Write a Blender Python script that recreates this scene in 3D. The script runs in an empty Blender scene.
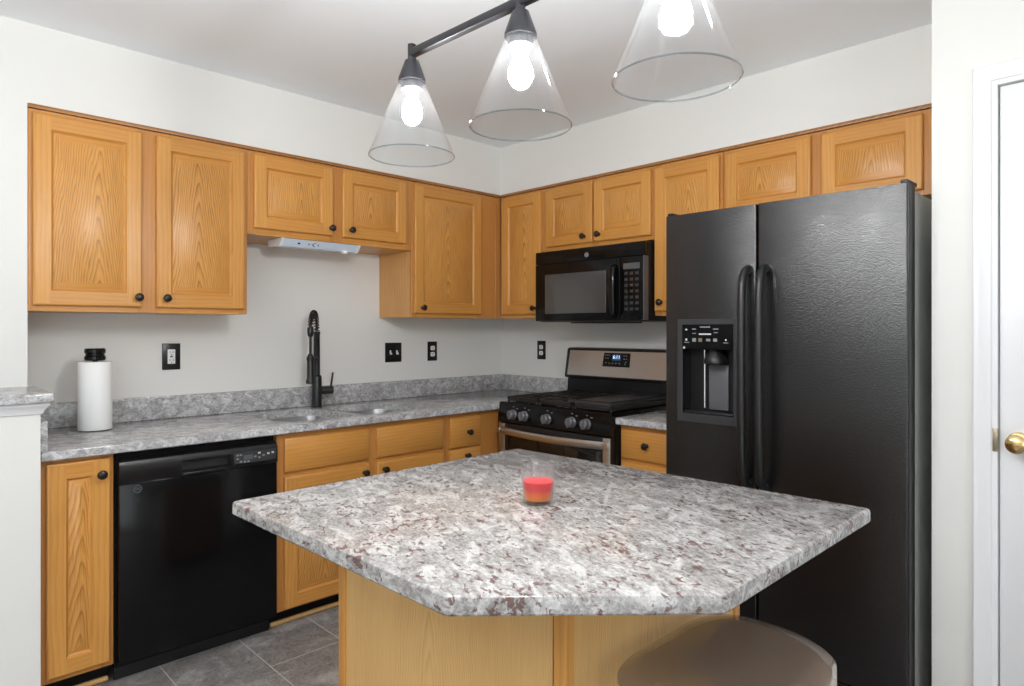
import bpy, bmesh, math, random
from mathutils import Vector, Matrix
random.seed(7)
PI = math.pi
SC = bpy.context.scene
COL = SC.collection

# ------------------------------------------------------------------ camera
cam_d = bpy.data.cameras.new('camera')
cam_d.sensor_fit = 'HORIZONTAL'; cam_d.sensor_width = 36.0
cam_d.lens = 656.45 / 1024 * 36.0
cam_d.shift_y = -13.1 / 1024
cam_d.clip_start = 0.02
cam = bpy.data.objects.new('camera', cam_d)
cam.location = (-3.1447, -3.3186, 1.3247)
cam.rotation_euler = (PI / 2, 0, -0.7734)
COL.objects.link(cam)
SC.camera = cam

# ------------------------------------------------------------------ world, light, exposure
w = bpy.data.worlds.new('daylight_sky'); SC.world = w
w.use_nodes = True
bg = w.node_tree.nodes['Background']
bg.inputs[0].default_value = (0.86, 0.93, 1.0, 1)
bg.inputs[1].default_value = 2.0

def area_light(name, loc, rot, sx, sy, power, color):
    d = bpy.data.lights.new(name, 'AREA'); d.shape = 'RECTANGLE'; d.size = sx; d.size_y = sy
    d.energy = power; d.color = color
    o = bpy.data.objects.new(name, d); o.location = loc; o.rotation_euler = rot
    COL.objects.link(o); return o
# added area light standing in for daylight at an unseen window
area_light('added_daylight_south', (-4.3, -6.40, 1.35), (PI / 2, 0, 0), 3.0, 2.2, 25, (1.0, 0.98, 0.95))
# unseen upward lamp added behind the camera to brighten the ceiling
area_light('added_ceiling_uplight', (-4.5, -3.0, 1.2), (PI, 0, 0), 0.6, 0.6, 108, (0.97, 0.985, 1.0))
BULB = 390.0

SC.view_settings.view_transform = 'Standard'
SC.view_settings.look = 'None'
SC.view_settings.gamma = 1.0
SC.view_settings.use_curve_mapping = False
SC.view_settings.exposure = 0.10
SC.cycles.max_bounces = 10
SC.cycles.diffuse_bounces = 5
SC.cycles.glossy_bounces = 5
SC.cycles.transparent_max_bounces = 16
SC.cycles.use_denoising = True
SC.cycles.sample_clamp_indirect = 6.0

FZ = 0.03          # top of the floor

# ------------------------------------------------------------------ mesh helpers
def nb():
    return bmesh.new()

def box(bm, x0, x1, y0, y1, z0, z1, mat=0, bev=0.0, seg=2):
    vs = [bm.verts.new((x, y, z)) for x in (x0, x1) for y in (y0, y1) for z in (z0, z1)]
    q = ((0, 1, 3, 2), (4, 6, 7, 5), (0, 4, 5, 1), (2, 3, 7, 6), (0, 2, 6, 4), (1, 5, 7, 3))
    fs = [bm.faces.new([vs[i] for i in f]) for f in q]
    for f in fs: f.material_index = mat
    if bev > 0:
        es = list({e for f in fs for e in f.edges})
        r = bmesh.ops.bevel(bm, geom=es, offset=bev, segments=seg, affect='EDGES', profile=0.5, clamp_overlap=True)
        for f in r['faces']: f.material_index = mat
    return vs

def frame_of(axis):
    a = Vector(axis).normalized()
    t = Vector((0, 0, 1)) if abs(a.z) < 0.9 else Vector((1, 0, 0))
    u = t.cross(a).normalized(); v = a.cross(u)
    return a, u, v

def lathe(bm, prof, center=(0, 0, 0), axis=(0, 0, 1), seg=32, mat=0, caps=True):
    """prof: (radius, distance along axis)"""
    a, u, v = frame_of(axis); c = Vector(center); rings = []
    for r, h in prof:
        if r < 1e-6:
            rings.append([bm.verts.new(c + a * h)])
        else:
            rings.append([bm.verts.new(c + a * h + (u * math.cos(2 * PI * k / seg) + v * math.sin(2 * PI * k / seg)) * r) for k in range(seg)])
    for A, B in zip(rings, rings[1:]):
        for k in range(seg):
            k2 = (k + 1) % seg
            if len(A) == 1 and len(B) == 1: continue
            if len(A) == 1: f = bm.faces.new((A[0], B[k2], B[k]))
            elif len(B) == 1: f = bm.faces.new((A[k], A[k2], B[0]))
            else: f = bm.faces.new((A[k], A[k2], B[k2], B[k]))
            f.material_index = mat
    if caps:
        for R in (rings[0], rings[-1]):
            if len(R) > 2:
                f = bm.faces.new(R); f.material_index = mat
    return rings

def cyl(bm, p0, p1, r0, r1=None, seg=24, mat=0):
    r1 = r0 if r1 is None else r1
    p0, p1 = Vector(p0), Vector(p1)
    lathe(bm, [(r0, 0), (r1, (p1 - p0).length)], p0, p1 - p0, seg, mat)

def tube(bm, pts, r, seg=10, mat=0, flat=None):
    """swept tube along pts; r a number or a list; flat=(a,b) scales the section"""
    pts = [Vector(p) for p in pts]; n = len(pts); rings = []
    prev_u = None
    for i, p in enumerate(pts):
        t = (pts[min(i + 1, n - 1)] - pts[max(i - 1, 0)]).normalized()
        if prev_u is None:
            _, u, v = frame_of(t)
        else:
            u = (prev_u - t * prev_u.dot(t)).normalized(); v = t.cross(u)
        prev_u = u
        rr = r[i] if isinstance(r, (list, tuple)) else r
        fa, fb = flat or (1, 1)
        rings.append([bm.verts.new(p + (u * math.cos(2 * PI * k / seg) * fa + v * math.sin(2 * PI * k / seg) * fb) * rr) for k in range(seg)])
    for A, B in zip(rings, rings[1:]):
        for k in range(seg):
            f = bm.faces.new((A[k], A[(k + 1) % seg], B[(k + 1) % seg], B[k])); f.material_index = mat
    for R in (rings[0], rings[-1]):
        f = bm.faces.new(R); f.material_index = mat

def rounded_poly(pts, r, seg=5):
    out = []; n = len(pts)
    for i in range(n):
        p = Vector(pts[i]).to_2d() if len(pts[i]) > 2 else Vector(pts[i])
        a = Vector(pts[i - 1]); b = Vector(pts[(i + 1) % n])
        rr = r[i] if isinstance(r, (list, tuple)) else r
        if rr <= 0: out.append(tuple(p)); continue
        da = (a - p).normalized(); db = (b - p).normalized()
        ang = da.angle(db); d = rr / math.tan(ang / 2)
        c = p + (da + db).normalized() * (rr / math.sin(ang / 2))
        s = p + da * d - c; e = p + db * d - c
        a0 = math.atan2(s.y, s.x); a1 = math.atan2(e.y, e.x)
        dd = (a1 - a0 + PI) % (2 * PI) - PI
        for k in range(seg + 1):
            t = a0 + dd * k / seg
            out.append((c.x + rr * math.cos(t), c.y + rr * math.sin(t)))
    return out

def slab(bm, poly, z0, z1, edge=0.006, holes=(), mat=0):
    """horizontal slab with eased outer edges; poly counter-clockwise; holes lists of points"""
    P = [Vector(p) for p in poly]; n = len(P)
    def inset(d):
        out = []
        for i in range(n):
            a, p, b = P[i - 1], P[i], P[(i + 1) % n]
            n1 = Vector((-(p - a).y, (p - a).x)).normalized(); n2 = Vector((-(b - p).y, (b - p).x)).normalized()
            m = (n1 + n2); m = m / max(0.3, m.length_squared) * 2
            out.append(p + m * d)
        return out
    loops = []
    for d, z in ((edge, z1), (edge * 0.3, z1 - edge * 0.3), (0, z1 - edge), (0, z0 + edge * 0.6), (edge * 0.5, z0)):
        loops.append([bm.verts.new((q.x, q.y, z)) for q in inset(d)])
    for A, B in zip(loops, loops[1:]):
        for k in range(n):
            f = bm.faces.new((A[k], B[k], B[(k + 1) % n], A[(k + 1) % n])); f.material_index = mat
    for L, z in ((loops[0], z1), (loops[-1], z0)):
        es = [bm.edges.get((L[k], L[(k + 1) % n])) for k in range(n)]
        hl = []
        for h in holes:
            hv = [bm.verts.new((x, y, z)) for x, y in h]
            hl.append(hv)
            es += [bm.edges.new((hv[k], hv[(k + 1) % len(hv)])) for k in range(len(hv))]
        if holes:
            bmesh.ops.triangle_fill(bm, use_beauty=True, edges=es)
        else:
            bm.faces.new(L)
        if z == z1: top_h = hl
        else:
            for A, B in zip(top_h, hl):
                for k in range(len(A)):
                    bm.faces.new((A[k], B[k], B[(k + 1) % len(A)], A[(k + 1) % len(A)]))

def prism(bm, poly, axis, a0, a1, mat=0):
    """poly in the plane across `axis` ('x': (y,z), 'y': (x,z), 'z': (x,y))"""
    def pt(p, a):
        return {'x': (a, p[0], p[1]), 'y': (p[0], a, p[1]), 'z': (p[0], p[1], a)}[axis]
    A = [bm.verts.new(pt(p, a0)) for p in poly]; B = [bm.verts.new(pt(p, a1)) for p in poly]
    n = len(A)
    fs = [bm.faces.new(A), bm.faces.new(B)]
    for k in range(n): fs.append(bm.faces.new((A[k], A[(k + 1) % n], B[(k + 1) % n], B[k])))
    for f in fs: f.material_index = mat

def obj(name, bm, mats, parent=None, loc=(0, 0, 0), rotz=0.0, angle=35, keep=False):
    if not keep: bmesh.ops.recalc_face_normals(bm, faces=bm.faces[:])
    me = bpy.data.meshes.new(name); bm.to_mesh(me); bm.free()
    for m in (mats if isinstance(mats, (list, tuple)) else [mats]): me.materials.append(m)
    me.polygons.foreach_set('use_smooth', [True] * len(me.polygons))
    me.set_sharp_from_angle(angle=math.radians(angle))
    o = bpy.data.objects.new(name, me); COL.objects.link(o)
    o.location = loc; o.rotation_euler = (0, 0, rotz)
    if parent: o.parent = parent
    return o

def tag(o, label, cat, group=None):
    o['label'] = label; o['category'] = cat
    if group: o['group'] = group
    return o

def thing(name, label, cat, loc=(0, 0, 0), rotz=0.0, group=None):
    o = bpy.data.objects.new(name, None); COL.objects.link(o)
    o.empty_display_size = 0.1
    o.location = loc; o.rotation_euler = (0, 0, rotz)
    return tag(o, label, cat, group)

def struct(name, bm, mats, **k):
    o = obj(name, bm, mats, **k)
    if not k.get('parent'): o['kind'] = 'structure'
    return o

def text_mesh(name, body, size, mat, parent, loc, rot, depth=0.0004, align='CENTER'):
    cu = bpy.data.curves.new(name, 'FONT'); cu.body = body; cu.size = size; cu.extrude = depth
    cu.align_x = align; cu.align_y = 'CENTER'
    tmp = bpy.data.objects.new(name, cu); COL.objects.link(tmp)
    dg = bpy.context.evaluated_depsgraph_get()
    me = bpy.data.meshes.new_from_object(tmp.evaluated_get(dg))
    bpy.data.objects.remove(tmp); bpy.data.curves.remove(cu)
    me.name = name; me.materials.clear(); me.materials.append(mat)
    o = bpy.data.objects.new(name, me); COL.objects.link(o)
    o.parent = parent; o.location = loc; o.rotation_euler = rot
    return o

# ------------------------------------------------------------------ materials
def mat(name, color=(0.8, 0.8, 0.8), rough=0.5, metal=0.0, spec=0.5, coat=0.0, emit=None, estr=0.0):
    m = bpy.data.materials.new(name); m.use_nodes = True
    b = m.node_tree.nodes['Principled BSDF']
    b.inputs['Base Color'].default_value = (*color, 1); b.inputs['Roughness'].default_value = rough
    b.inputs['Metallic'].default_value = metal; b.inputs['Specular IOR Level'].default_value = spec
    b.inputs['Coat Weight'].default_value = coat; b.inputs['Coat Roughness'].default_value = 0.04; b.inputs['Coat IOR'].default_value = 2.1 if coat else 1.5
    if emit:
        b.inputs['Emission Color'].default_value = (*emit, 1); b.inputs['Emission Strength'].default_value = estr
    return m

class NT:
    def __init__(s, m): s.t = m.node_tree; s.b = s.t.nodes['Principled BSDF']
    def n(s, typ, **k):
        nd = s.t.nodes.new(typ)
        for a, v in k.items():
            if a.startswith('i_'):
                key = a[2:]
                nd.inputs[int(key) if key.isdigit() else key.replace('_', ' ')].default_value = v
            else: setattr(nd, a, v)
        return nd
    def l(s, a, b): s.t.links.new(a, b)
    def math(s, op, a, b=None):
        nd = s.n('ShaderNodeMath', operation=op)
        for i, v in enumerate((a, b)):
            if v is None: continue
            if hasattr(v, 'links'): s.l(v, nd.inputs[i])
            else: nd.inputs[i].default_value = v
        return nd.outputs[0]
    def ramp(s, fac, stops, interp='LINEAR'):
        nd = s.n('ShaderNodeValToRGB'); cr = nd.color_ramp; cr.interpolation = interp
        while len(cr.elements) < len(stops): cr.elements.new(0.5)
        for e, (p, c) in zip(cr.elements, stops):
            e.position = p; e.color = (*c, 1) if len(c) == 3 else c
        s.l(fac, nd.inputs[0]); return nd.outputs[0]
    def mix(s, fac, a, b, mode='MIX'):
        nd = s.n('ShaderNodeMix', data_type='RGBA', blend_type=mode)
        for sock, v in ((nd.inputs[0], fac), (nd.inputs[6], a), (nd.inputs[7], b)):
            if hasattr(v, 'links'): s.l(v, sock)
            else: sock.default_value = v if not isinstance(v, tuple) else ((*v, 1) if len(v) == 3 else v)
        return nd.outputs[2]
    def noise(s, vec, scale, detail=4, rough=0.55, dist=0.0):
        nd = s.n('ShaderNodeTexNoise'); nd.inputs['Scale'].default_value = scale; nd.inputs['Detail'].default_value = detail
        nd.inputs['Roughness'].default_value = rough; nd.inputs['Distortion'].default_value = dist
        s.l(vec, nd.inputs['Vector']); return nd.outputs['Fac']
    def mapping(s, vec, scale=(1, 1, 1), loc=(0, 0, 0), rot=(0, 0, 0)):
        nd = s.n('ShaderNodeMapping'); nd.inputs['Scale'].default_value = scale
        nd.inputs['Location'].default_value = loc; nd.inputs['Rotation'].default_value = rot
        s.l(vec, nd.inputs['Vector']); return nd.outputs[0]
    def bump(s, h, strength, dist=0.002):
        nd = s.n('ShaderNodeBump'); nd.inputs['Strength'].default_value = strength; nd.inputs['Distance'].default_value = dist
        s.l(h, nd.inputs['Height']); s.l(nd.outputs[0], s.b.inputs['Normal'])

def oak(name, light, dark, grain, cathedral=True, rough=0.33, spread=8.0, period=0.085, contrast=1.55):
    """oak veneer; grain 'z' or 'x' in the object's own axes; x is across the panel"""
    m = mat(name, light, rough, spec=0.45); t = NT(m)
    tc = t.n('ShaderNodeTexCoord'); oi = t.n('ShaderNodeObjectInfo')
    sep = t.n('ShaderNodeSeparateXYZ'); t.l(tc.outputs['Object'], sep.inputs[0])
    across, along = (sep.outputs[0], sep.outputs[2]) if grain == 'z' else (sep.outputs[2], sep.outputs[0])
    depth = sep.outputs[1]
    across = t.math('ADD', across, t.math('MULTIPLY', depth, 0.7))
    rnd = t.math('SUBTRACT', oi.outputs['Random'], 0.5)
    cmb = t.n('ShaderNodeCombineXYZ')
    t.l(across, cmb.inputs[0]); t.l(t.math('MULTIPLY', oi.outputs['Random'], 17.0), cmb.inputs[1]); t.l(along, cmb.inputs[2])
    V = cmb.outputs[0]
    wob = t.noise(t.mapping(V, (7, 1, 1.6)), 1.0, 3, 0.5)
    fine = t.noise(t.mapping(V, (60, 1, 5)), 1.0, 3, 0.6)
    if cathedral:
        xc = t.math('ADD', across, t.math('MULTIPLY', rnd, 0.10))
        xc = t.math('ADD', xc, t.math('MULTIPLY', t.math('SUBTRACT', wob, 0.5), 0.075))
        xs = t.math('SQRT', t.math('ADD', t.math('MULTIPLY', xc, xc), 0.00012))
        ph = t.math('ADD', t.math('ADD', along, rnd), t.math('MULTIPLY', xs, spread))
        ph = t.math('ADD', ph, t.math('MULTIPLY', t.math('MULTIPLY', xc, xc), spread * 2.2))
        ph = t.math('ADD', ph, t.math('MULTIPLY', t.math('SUBTRACT', fine, 0.5), 0.06))
        ph = t.math('DIVIDE', ph, period)
    else:
        ph = t.math('ADD', t.math('DIVIDE', across, 0.017), t.math('MULTIPLY', wob, 2.6))
        ph = t.math('ADD', ph, t.math('MULTIPLY', t.math('SUBTRACT', fine, 0.5), 0.8))
    ring = t.math('FRACT', ph)
    ringv = t.ramp(ring, [(0.0, (0.15,) * 3), (0.25, (0.0,) * 3), (0.72, (0.45,) * 3), (0.9, (1.0,) * 3), (1.0, (0.15,) * 3)])
    pores = t.noise(t.mapping(V, (420, 1, 9)), 1.0, 2, 0.6)
    porev = t.ramp(pores, [(0.44, (0.0,) * 3), (0.72, (1.0,) * 3)])
    blot = t.noise(t.mapping(V, (9, 1, 2.2)), 1.0, 3, 0.5)
    f = t.math('ADD', t.math('MULTIPLY', ringv, 0.55 * contrast), t.math('MULTIPLY', porev, 0.32 * contrast))
    f = t.math('ADD', f, t.math('MULTIPLY', t.math('SUBTRACT', blot, 0.5), 0.7))
    f = t.math('ADD', f, t.math('MULTIPLY', rnd, 0.22))
    c = t.mix(f, light, dark)
    t.l(c, t.b.inputs['Base Color'])
    t.bump(porev, 0.12, 0.0006)
    return m

OL, OD = (0.68, 0.335, 0.085), (0.36, 0.138, 0.026)
M = {}
M['oak_panel'] = oak('oak_panel', OL, OD, 'z')
M['oak_stile'] = oak('oak_stile', (0.64, 0.305, 0.072), OD, 'z', False, contrast=0.6)
M['oak_rail'] = oak('oak_rail', (0.60, 0.275, 0.062), OD, 'x', False, contrast=0.6)
M['oak_frame'] = oak('oak_frame', (0.53, 0.235, 0.060), (0.32, 0.12, 0.026), 'z', False, contrast=0.6)  # deeper tone: shade in the gaps between doors is put into the colour
M['oak_carcass'] = oak('oak_carcass', (0.66, 0.35, 0.12), (0.46, 0.21, 0.06), 'z', False, contrast=0.7)
M['oak_veneer'] = oak('oak_veneer', (0.76, 0.48, 0.19), (0.50, 0.26, 0.075), 'z', True, 0.4, 8.0, 0.09, 0.8)
M['oak_dark_trim'] = oak('oak_dark_trim', (0.40, 0.18, 0.055), (0.22, 0.085, 0.025), 'x', False)

def granite(name, base, pale, dark, speck, speck_amt, streak, rotz=0.0, scale=1.0):
    m = mat(name, base, 0.14, spec=0.5); t = NT(m)
    tc = t.n('ShaderNodeTexCoord')
    V0 = tc.outputs['Object']
    VR = t.mapping(V0, rot=(0, 0, -rotz))
    V = t.mapping(VR, (scale, scale * streak, scale * streak))
    big = t.noise(V, 9, 3, 0.55, 0.8)
    mid = t.noise(V, 17, 5, 0.62, 1.0)
    fin = t.noise(V, 85, 4, 0.65, 0.5)
    lo = tuple(v * 0.74 for v in base)
    c = t.ramp(mid, [(0.34, dark), (0.43, lo), (0.50, base), (0.58, pale), (0.64, tuple(min(1, v * 1.12) for v in pale))])
    c2 = t.ramp(big, [(0.38, lo), (0.5, base), (0.60, pale)])
    c = t.mix(0.28, c, c2)
    fm = t.ramp(fin, [(0.38, dark), (0.5, base), (0.62, pale)])
    c = t.mix(0.36, c, fm)
    s1 = t.noise(t.mapping(VR, (scale, scale * streak, scale * streak), (3.1, 1.7, 0)), 40, 4, 0.6, 0.5)
    msk = t.noise(t.mapping(V0, (1, 1, 1), (7, 2, 4)), 8, 2, 0.5)
    s1 = t.math('ADD', s1, t.math('MULTIPLY', t.math('SUBTRACT', msk, 0.5), 0.25))
    sm = t.ramp(s1, [(0.565, (0.0,) * 3), (0.625, (1.0,) * 3)])
    c = t.mix(t.math('MULTIPLY', sm, speck_amt), c, speck)
    s2 = t.noise(t.mapping(V0, (scale, scale, scale), (8, 4, 2)), 95, 3, 0.6, 0.6)
    bm_ = t.ramp(s2, [(0.63, (0.0,) * 3), (0.70, (1.0,) * 3)])
    c = t.mix(t.math('MULTIPLY', bm_, 0.65), c, tuple(v * 0.4 for v in dark))
    t.l(c, t.b.inputs['Base Color'])
    return m
M['granite_island'] = granite('granite_island', (0.33, 0.312, 0.30), (0.61, 0.595, 0.585), (0.155, 0.145, 0.14), (0.11, 0.045, 0.036), 0.8, 1.7, math.radians(66))
M['granite_counter'] = granite('granite_counter', (0.40, 0.395, 0.40), (0.66, 0.66, 0.67), (0.19, 0.19, 0.20), (0.16, 0.11, 0.10), 0.45, 1.5, math.radians(-30), 1.15)

def paint(name, c, rough=0.6):
    m = mat(name, c, rough, spec=0.3); t = NT(m)
    tc = t.n('ShaderNodeTexCoord')
    nz = t.noise(tc.outputs['Object'], 160, 3, 0.6)
    t.bump(nz, 0.05, 0.001); return m
M['wall'] = paint('wall_paint', (0.755, 0.75, 0.722))
M['ceiling'] = paint('ceiling_paint', (0.86, 0.885, 0.905))
M['white_trim'] = mat('white_trim', (0.80, 0.805, 0.82), 0.35)
M['door_white'] = mat('door_white', (0.78, 0.785, 0.80), 0.35)

def tile_floor():
    m = mat('floor_tile', (0.15, 0.14, 0.135), 0.42); t = NT(m)
    tc = t.n('ShaderNodeTexCoord'); V = tc.outputs['Object']
    br = t.n('ShaderNodeTexBrick'); br.offset = 0.5; br.inputs['Scale'].default_value = 1.0
    br.inputs['Mortar Size'].default_value = 0.0022; br.inputs['Brick Width'].default_value = 0.61; br.inputs['Row Height'].default_value = 0.305
    br.inputs['Color1'].default_value = (0, 0, 0, 1); br.inputs['Color2'].default_value = (1, 1, 1, 1)
    t.l(t.mapping(V, (1, 1, 1), (0.05, 0.215, 0), (0, 0, PI / 2)), br.inputs['Vector'])
    n1 = t.noise(t.mapping(V, (1, 1, 1)), 5, 8, 0.68, 1.5); n2 = t.noise(V, 34, 6, 0.7, 2.0)
    c = t.ramp(n1, [(0.32, (0.13, 0.112, 0.105)), (0.5, (0.24, 0.22, 0.21)), (0.62, (0.50, 0.48, 0.465))])
    c = t.mix(0.45, c, t.ramp(n2, [(0.35, (0.08, 0.07, 0.068)), (0.66, (0.46, 0.44, 0.42))]))
    c = t.mix(t.math('MULTIPLY', br.outputs['Color'], 0.22), c, (0.10, 0.09, 0.085))
    c = t.mix(br.outputs['Fac'], c, (0.52, 0.50, 0.48))
    t.l(c, t.b.inputs['Base Color'])
    t.bump(n2, 0.15, 0.001)
    return m
M['floor'] = tile_floor()

M['gloss_black'] = mat('gloss_black', (0.004, 0.004, 0.0045), 0.15, spec=0.25)
M['satin_black'] = mat('satin_black', (0.008, 0.008, 0.009), 0.32, spec=0.45)
M['soft_black'] = mat('soft_black', (0.010, 0.010, 0.011), 0.36, spec=0.5)
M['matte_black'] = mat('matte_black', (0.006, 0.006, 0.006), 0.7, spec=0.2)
M['cast_iron'] = mat('cast_iron', (0.016, 0.014, 0.013), 0.5)
M['griddle'] = mat('griddle', (0.055, 0.052, 0.055), 0.38)
M['burner'] = mat('burner_alloy', (0.42, 0.38, 0.34), 0.4, metal=0.8)
M['fixture_black'] = mat('fixture_black', (0.015, 0.015, 0.018), 0.38)
M['bronze'] = mat('bronze_knob', (0.022, 0.016, 0.013), 0.30, metal=0.3)
M['control_grey'] = mat('control_grey', (0.11, 0.11, 0.12), 0.4)
M['dispenser_grey'] = mat('dispenser_grey', (0.035, 0.035, 0.038), 0.38)
M['key_grey'] = mat('key_grey', (0.24, 0.24, 0.25), 0.5)
M['print_white'] = mat('print_white', (0.62, 0.62, 0.64), 0.5)
M['knob_grey'] = mat('knob_grey', (0.17, 0.17, 0.185), 0.35, metal=0.4)
M['gasket'] = mat('gasket_grey', (0.6, 0.6, 0.6), 0.5)
M['fridge_side'] = mat('fridge_side', (0.45, 0.46, 0.44), 0.45)
M['steel'] = mat('brushed_steel', (0.56, 0.535, 0.51), 0.30, metal=1.0)
M['sink_steel'] = mat('sink_steel', (0.62, 0.62, 0.63), 0.28, metal=1.0)
M['brass'] = mat('brass', (0.72, 0.52, 0.24), 0.18, metal=1.0)
M['brass_dull'] = mat('brass_dull', (0.42, 0.36, 0.26), 0.4, metal=1.0)
M['chrome'] = mat('chrome', (0.75, 0.75, 0.76), 0.12, metal=1.0)
M['paper'] = mat('paper', (0.86, 0.86, 0.85), 0.9, spec=0.1)
M['white_plastic'] = mat('white_plastic', (0.80, 0.80, 0.80), 0.4)
M['fixture_lens'] = mat('fixture_lens', (0.66, 0.74, 0.84), 0.35)
M['mw_window'] = mat('microwave_window', (0.070, 0.067, 0.064), 0.08, spec=0.6)  # base grey lifted to paint in the reflection on the glass
M['oven_glass'] = mat('oven_glass', (0.010, 0.007, 0.006), 0.06, spec=0.5)
M['display'] = mat('clock_display', (0.01, 0.015, 0.03), 0.2, emit=(0.02, 0.06, 0.16), estr=0.6)
M['digits'] = mat('clock_digits', (0.3, 0.5, 0.8), 0.4, emit=(0.55, 0.80, 1.0), estr=1.3)
M['lcd'] = mat('lcd_grey', (0.09, 0.105, 0.11), 0.3)
M['stool_seat'] = mat('stool_seat_taupe', (0.21, 0.155, 0.12), 0.10, spec=0.7, coat=1.0)
M['bulb'] = mat('bulb_glow', (1, 1, 1), 0.4, emit=(0.99, 0.985, 0.975), estr=BULB)
M['wax_orange'] = mat('gel_layers', (0.9, 0.3, 0.02), 0.35, spec=0.2)

def fridge_texture():
    m = mat('fridge_black_textured', (0.006, 0.006, 0.0070), 0.17, spec=0.9); t = NT(m)
    tc = t.n('ShaderNodeTexCoord')
    V = tc.outputs['Object']
    nz = t.noise(V, 190, 3, 0.6, 0.3); n2 = t.noise(V, 90, 2, 0.5, 0.3)
    h = t.math('ADD', t.ramp(nz, [(0.38, (0,) * 3), (0.62, (1,) * 3)]), t.math('MULTIPLY', n2, 0.8))
    t.bump(h, 0.36, 0.0009)
    t.l(t.ramp(nz, [(0.35, (0.21,) * 3), (0.65, (0.12,) * 3)]), t.b.inputs['Roughness'])
    return m
M['fridge_door'] = fridge_texture()

def gel():
    m = M['wax_orange']; t = NT(m)
    tc = t.n('ShaderNodeTexCoord'); sp = t.n('ShaderNodeSeparateXYZ'); t.l(tc.outputs['Object'], sp.inputs[0])
    c = t.ramp(t.math('MULTIPLY', sp.outputs[2], 16.0), [(0.18, (0.85, 0.27, 0.012)), (0.42, (0.80, 0.12, 0.008)), (0.58, (0.72, 0.008, 0.010)), (0.80, (0.74, 0.008, 0.016)), (0.88, (0.85, 0.07, 0.08))])
    t.l(c, t.b.inputs['Base Color'])
    t.b.inputs['Subsurface Weight'].default_value = 0.1
    t.b.inputs['Subsurface Radius'].default_value = (0.02, 0.008, 0.004)
gel()

def thin_glass(name, tint, refl=1.0, rough=0.03, haze=0.0):
    """thin clear glass shell: clear transmission plus the mirror reflection of its two faces"""
    m = bpy.data.materials.new(name); m.use_nodes = True; t = m.node_tree
    for n in list(t.nodes):
        if n.type != 'OUTPUT_MATERIAL': t.nodes.remove(n)
    out = t.nodes['Material Output']
    tr = t.nodes.new('ShaderNodeBsdfTransparent'); tr.inputs[0].default_value = (*tint, 1)
    gl = t.nodes.new('ShaderNodeBsdfGlossy'); gl.inputs['Roughness'].default_value = rough
    fr = t.nodes.new('ShaderNodeLayerWeight'); fr.inputs['Blend'].default_value = 0.5
    pw = t.nodes.new('ShaderNodeMath'); pw.operation = 'POWER'; pw.inputs[1].default_value = 4.0
    t.links.new(fr.outputs['Facing'], pw.inputs[0])
    mu = t.nodes.new('ShaderNodeMath'); mu.operation = 'MULTIPLY_ADD'; mu.inputs[1].default_value = 0.75 * refl; mu.inputs[2].default_value = 0.035 * refl; mu.use_clamp = True
    t.links.new(pw.outputs[0], mu.inputs[0])
    mx = t.nodes.new('ShaderNodeMixShader')
    t.links.new(mu.outputs[0], mx.inputs[0]); t.links.new(tr.outputs[0], mx.inputs[1]); t.links.new(gl.outputs[0], mx.inputs[2])
    last = mx
    if haze > 0:
        df = t.nodes.new('ShaderNodeBsdfTranslucent'); df.inputs[0].default_value = (0.9, 0.92, 0.95, 1)
        m2 = t.nodes.new('ShaderNodeMixShader'); m2.inputs[0].default_value = haze
        t.links.new(mx.outputs[0], m2.inputs[1]); t.links.new(df.outputs[0], m2.inputs[2]); last = m2
    t.links.new(last.outputs[0], out.inputs['Surface'])
    return m
M['shade_glass'] = thin_glass('shade_glass', (0.975, 0.98, 0.985), 0.6, 0.02, 0.0026)
M['shade_rim'] = thin_glass('shade_rim_glass', (0.70, 0.75, 0.77), 1.6, 0.08)
M['tumbler_glass'] = thin_glass('tumbler_glass', (0.98, 0.975, 0.975), 1.9, 0.06, 0.07)
M['window_glass'] = thin_glass('window_glass', (0.97, 0.98, 0.98), 1.0, 0.0)

# ------------------------------------------------------------------ room shell
CEIL = 2.464
WL, WB = -6.5, -6.5         # far walls of the adjoining dining area
WN = 2.6
bm = nb(); box(bm, WL - 0.1, 0.1, WB - 0.1, WN + 0.1, FZ - 0.06, FZ); struct('floor', bm, M['floor'])
bm = nb(); box(bm, WL - 0.1, 0.1, WB - 0.1, WN + 0.1, CEIL, CEIL + 0.08); struct('ceiling', bm, M['ceiling'])
bm = nb(); box(bm, -2.73, 0.1, 0.0, 0.1, FZ, CEIL); struct('wall_sink', bm, M['wall'])
bm = nb(); box(bm, 0.0, 0.1, -2.75, 0.0, FZ, CEIL); struct('wall_range', bm, M['wall'])
bm = nb(); box(bm, -2.90, -2.73, -0.323, WN, FZ, CEIL); struct('wall_left', bm, M['wall'])
bm = nb(); box(bm, WL, -2.90, WN, WN + 0.1, FZ, CEIL); struct('wall_north', bm, M['wall'])
# boxed soffit above the wall cabinets, flush with their faces
SOF = 2.167
bm = nb(); box(bm, -2.73, 0, -0.323, 0, SOF, CEIL); box(bm, -0.323, 0, -2.75, -0.323, SOF, CEIL); struct('wall_soffit', bm, M['wall'])
# closet wall beside the refrigerator, with its door opening
XW = -0.70
DY0, DY1, DZ = -2.924, -3.68, 2.066
bm = nb()
box(bm, XW, 0.0, -2.85, -2.75, FZ, CEIL); box(bm, XW, XW + 0.1, DY0, -2.85, FZ, CEIL)
box(bm, XW, XW + 0.1, WB, DY1, FZ, CEIL); box(bm, XW, XW + 0.1, DY1, DY0, DZ, CEIL)
struct('wall_closet', bm, M['wall'])
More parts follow.
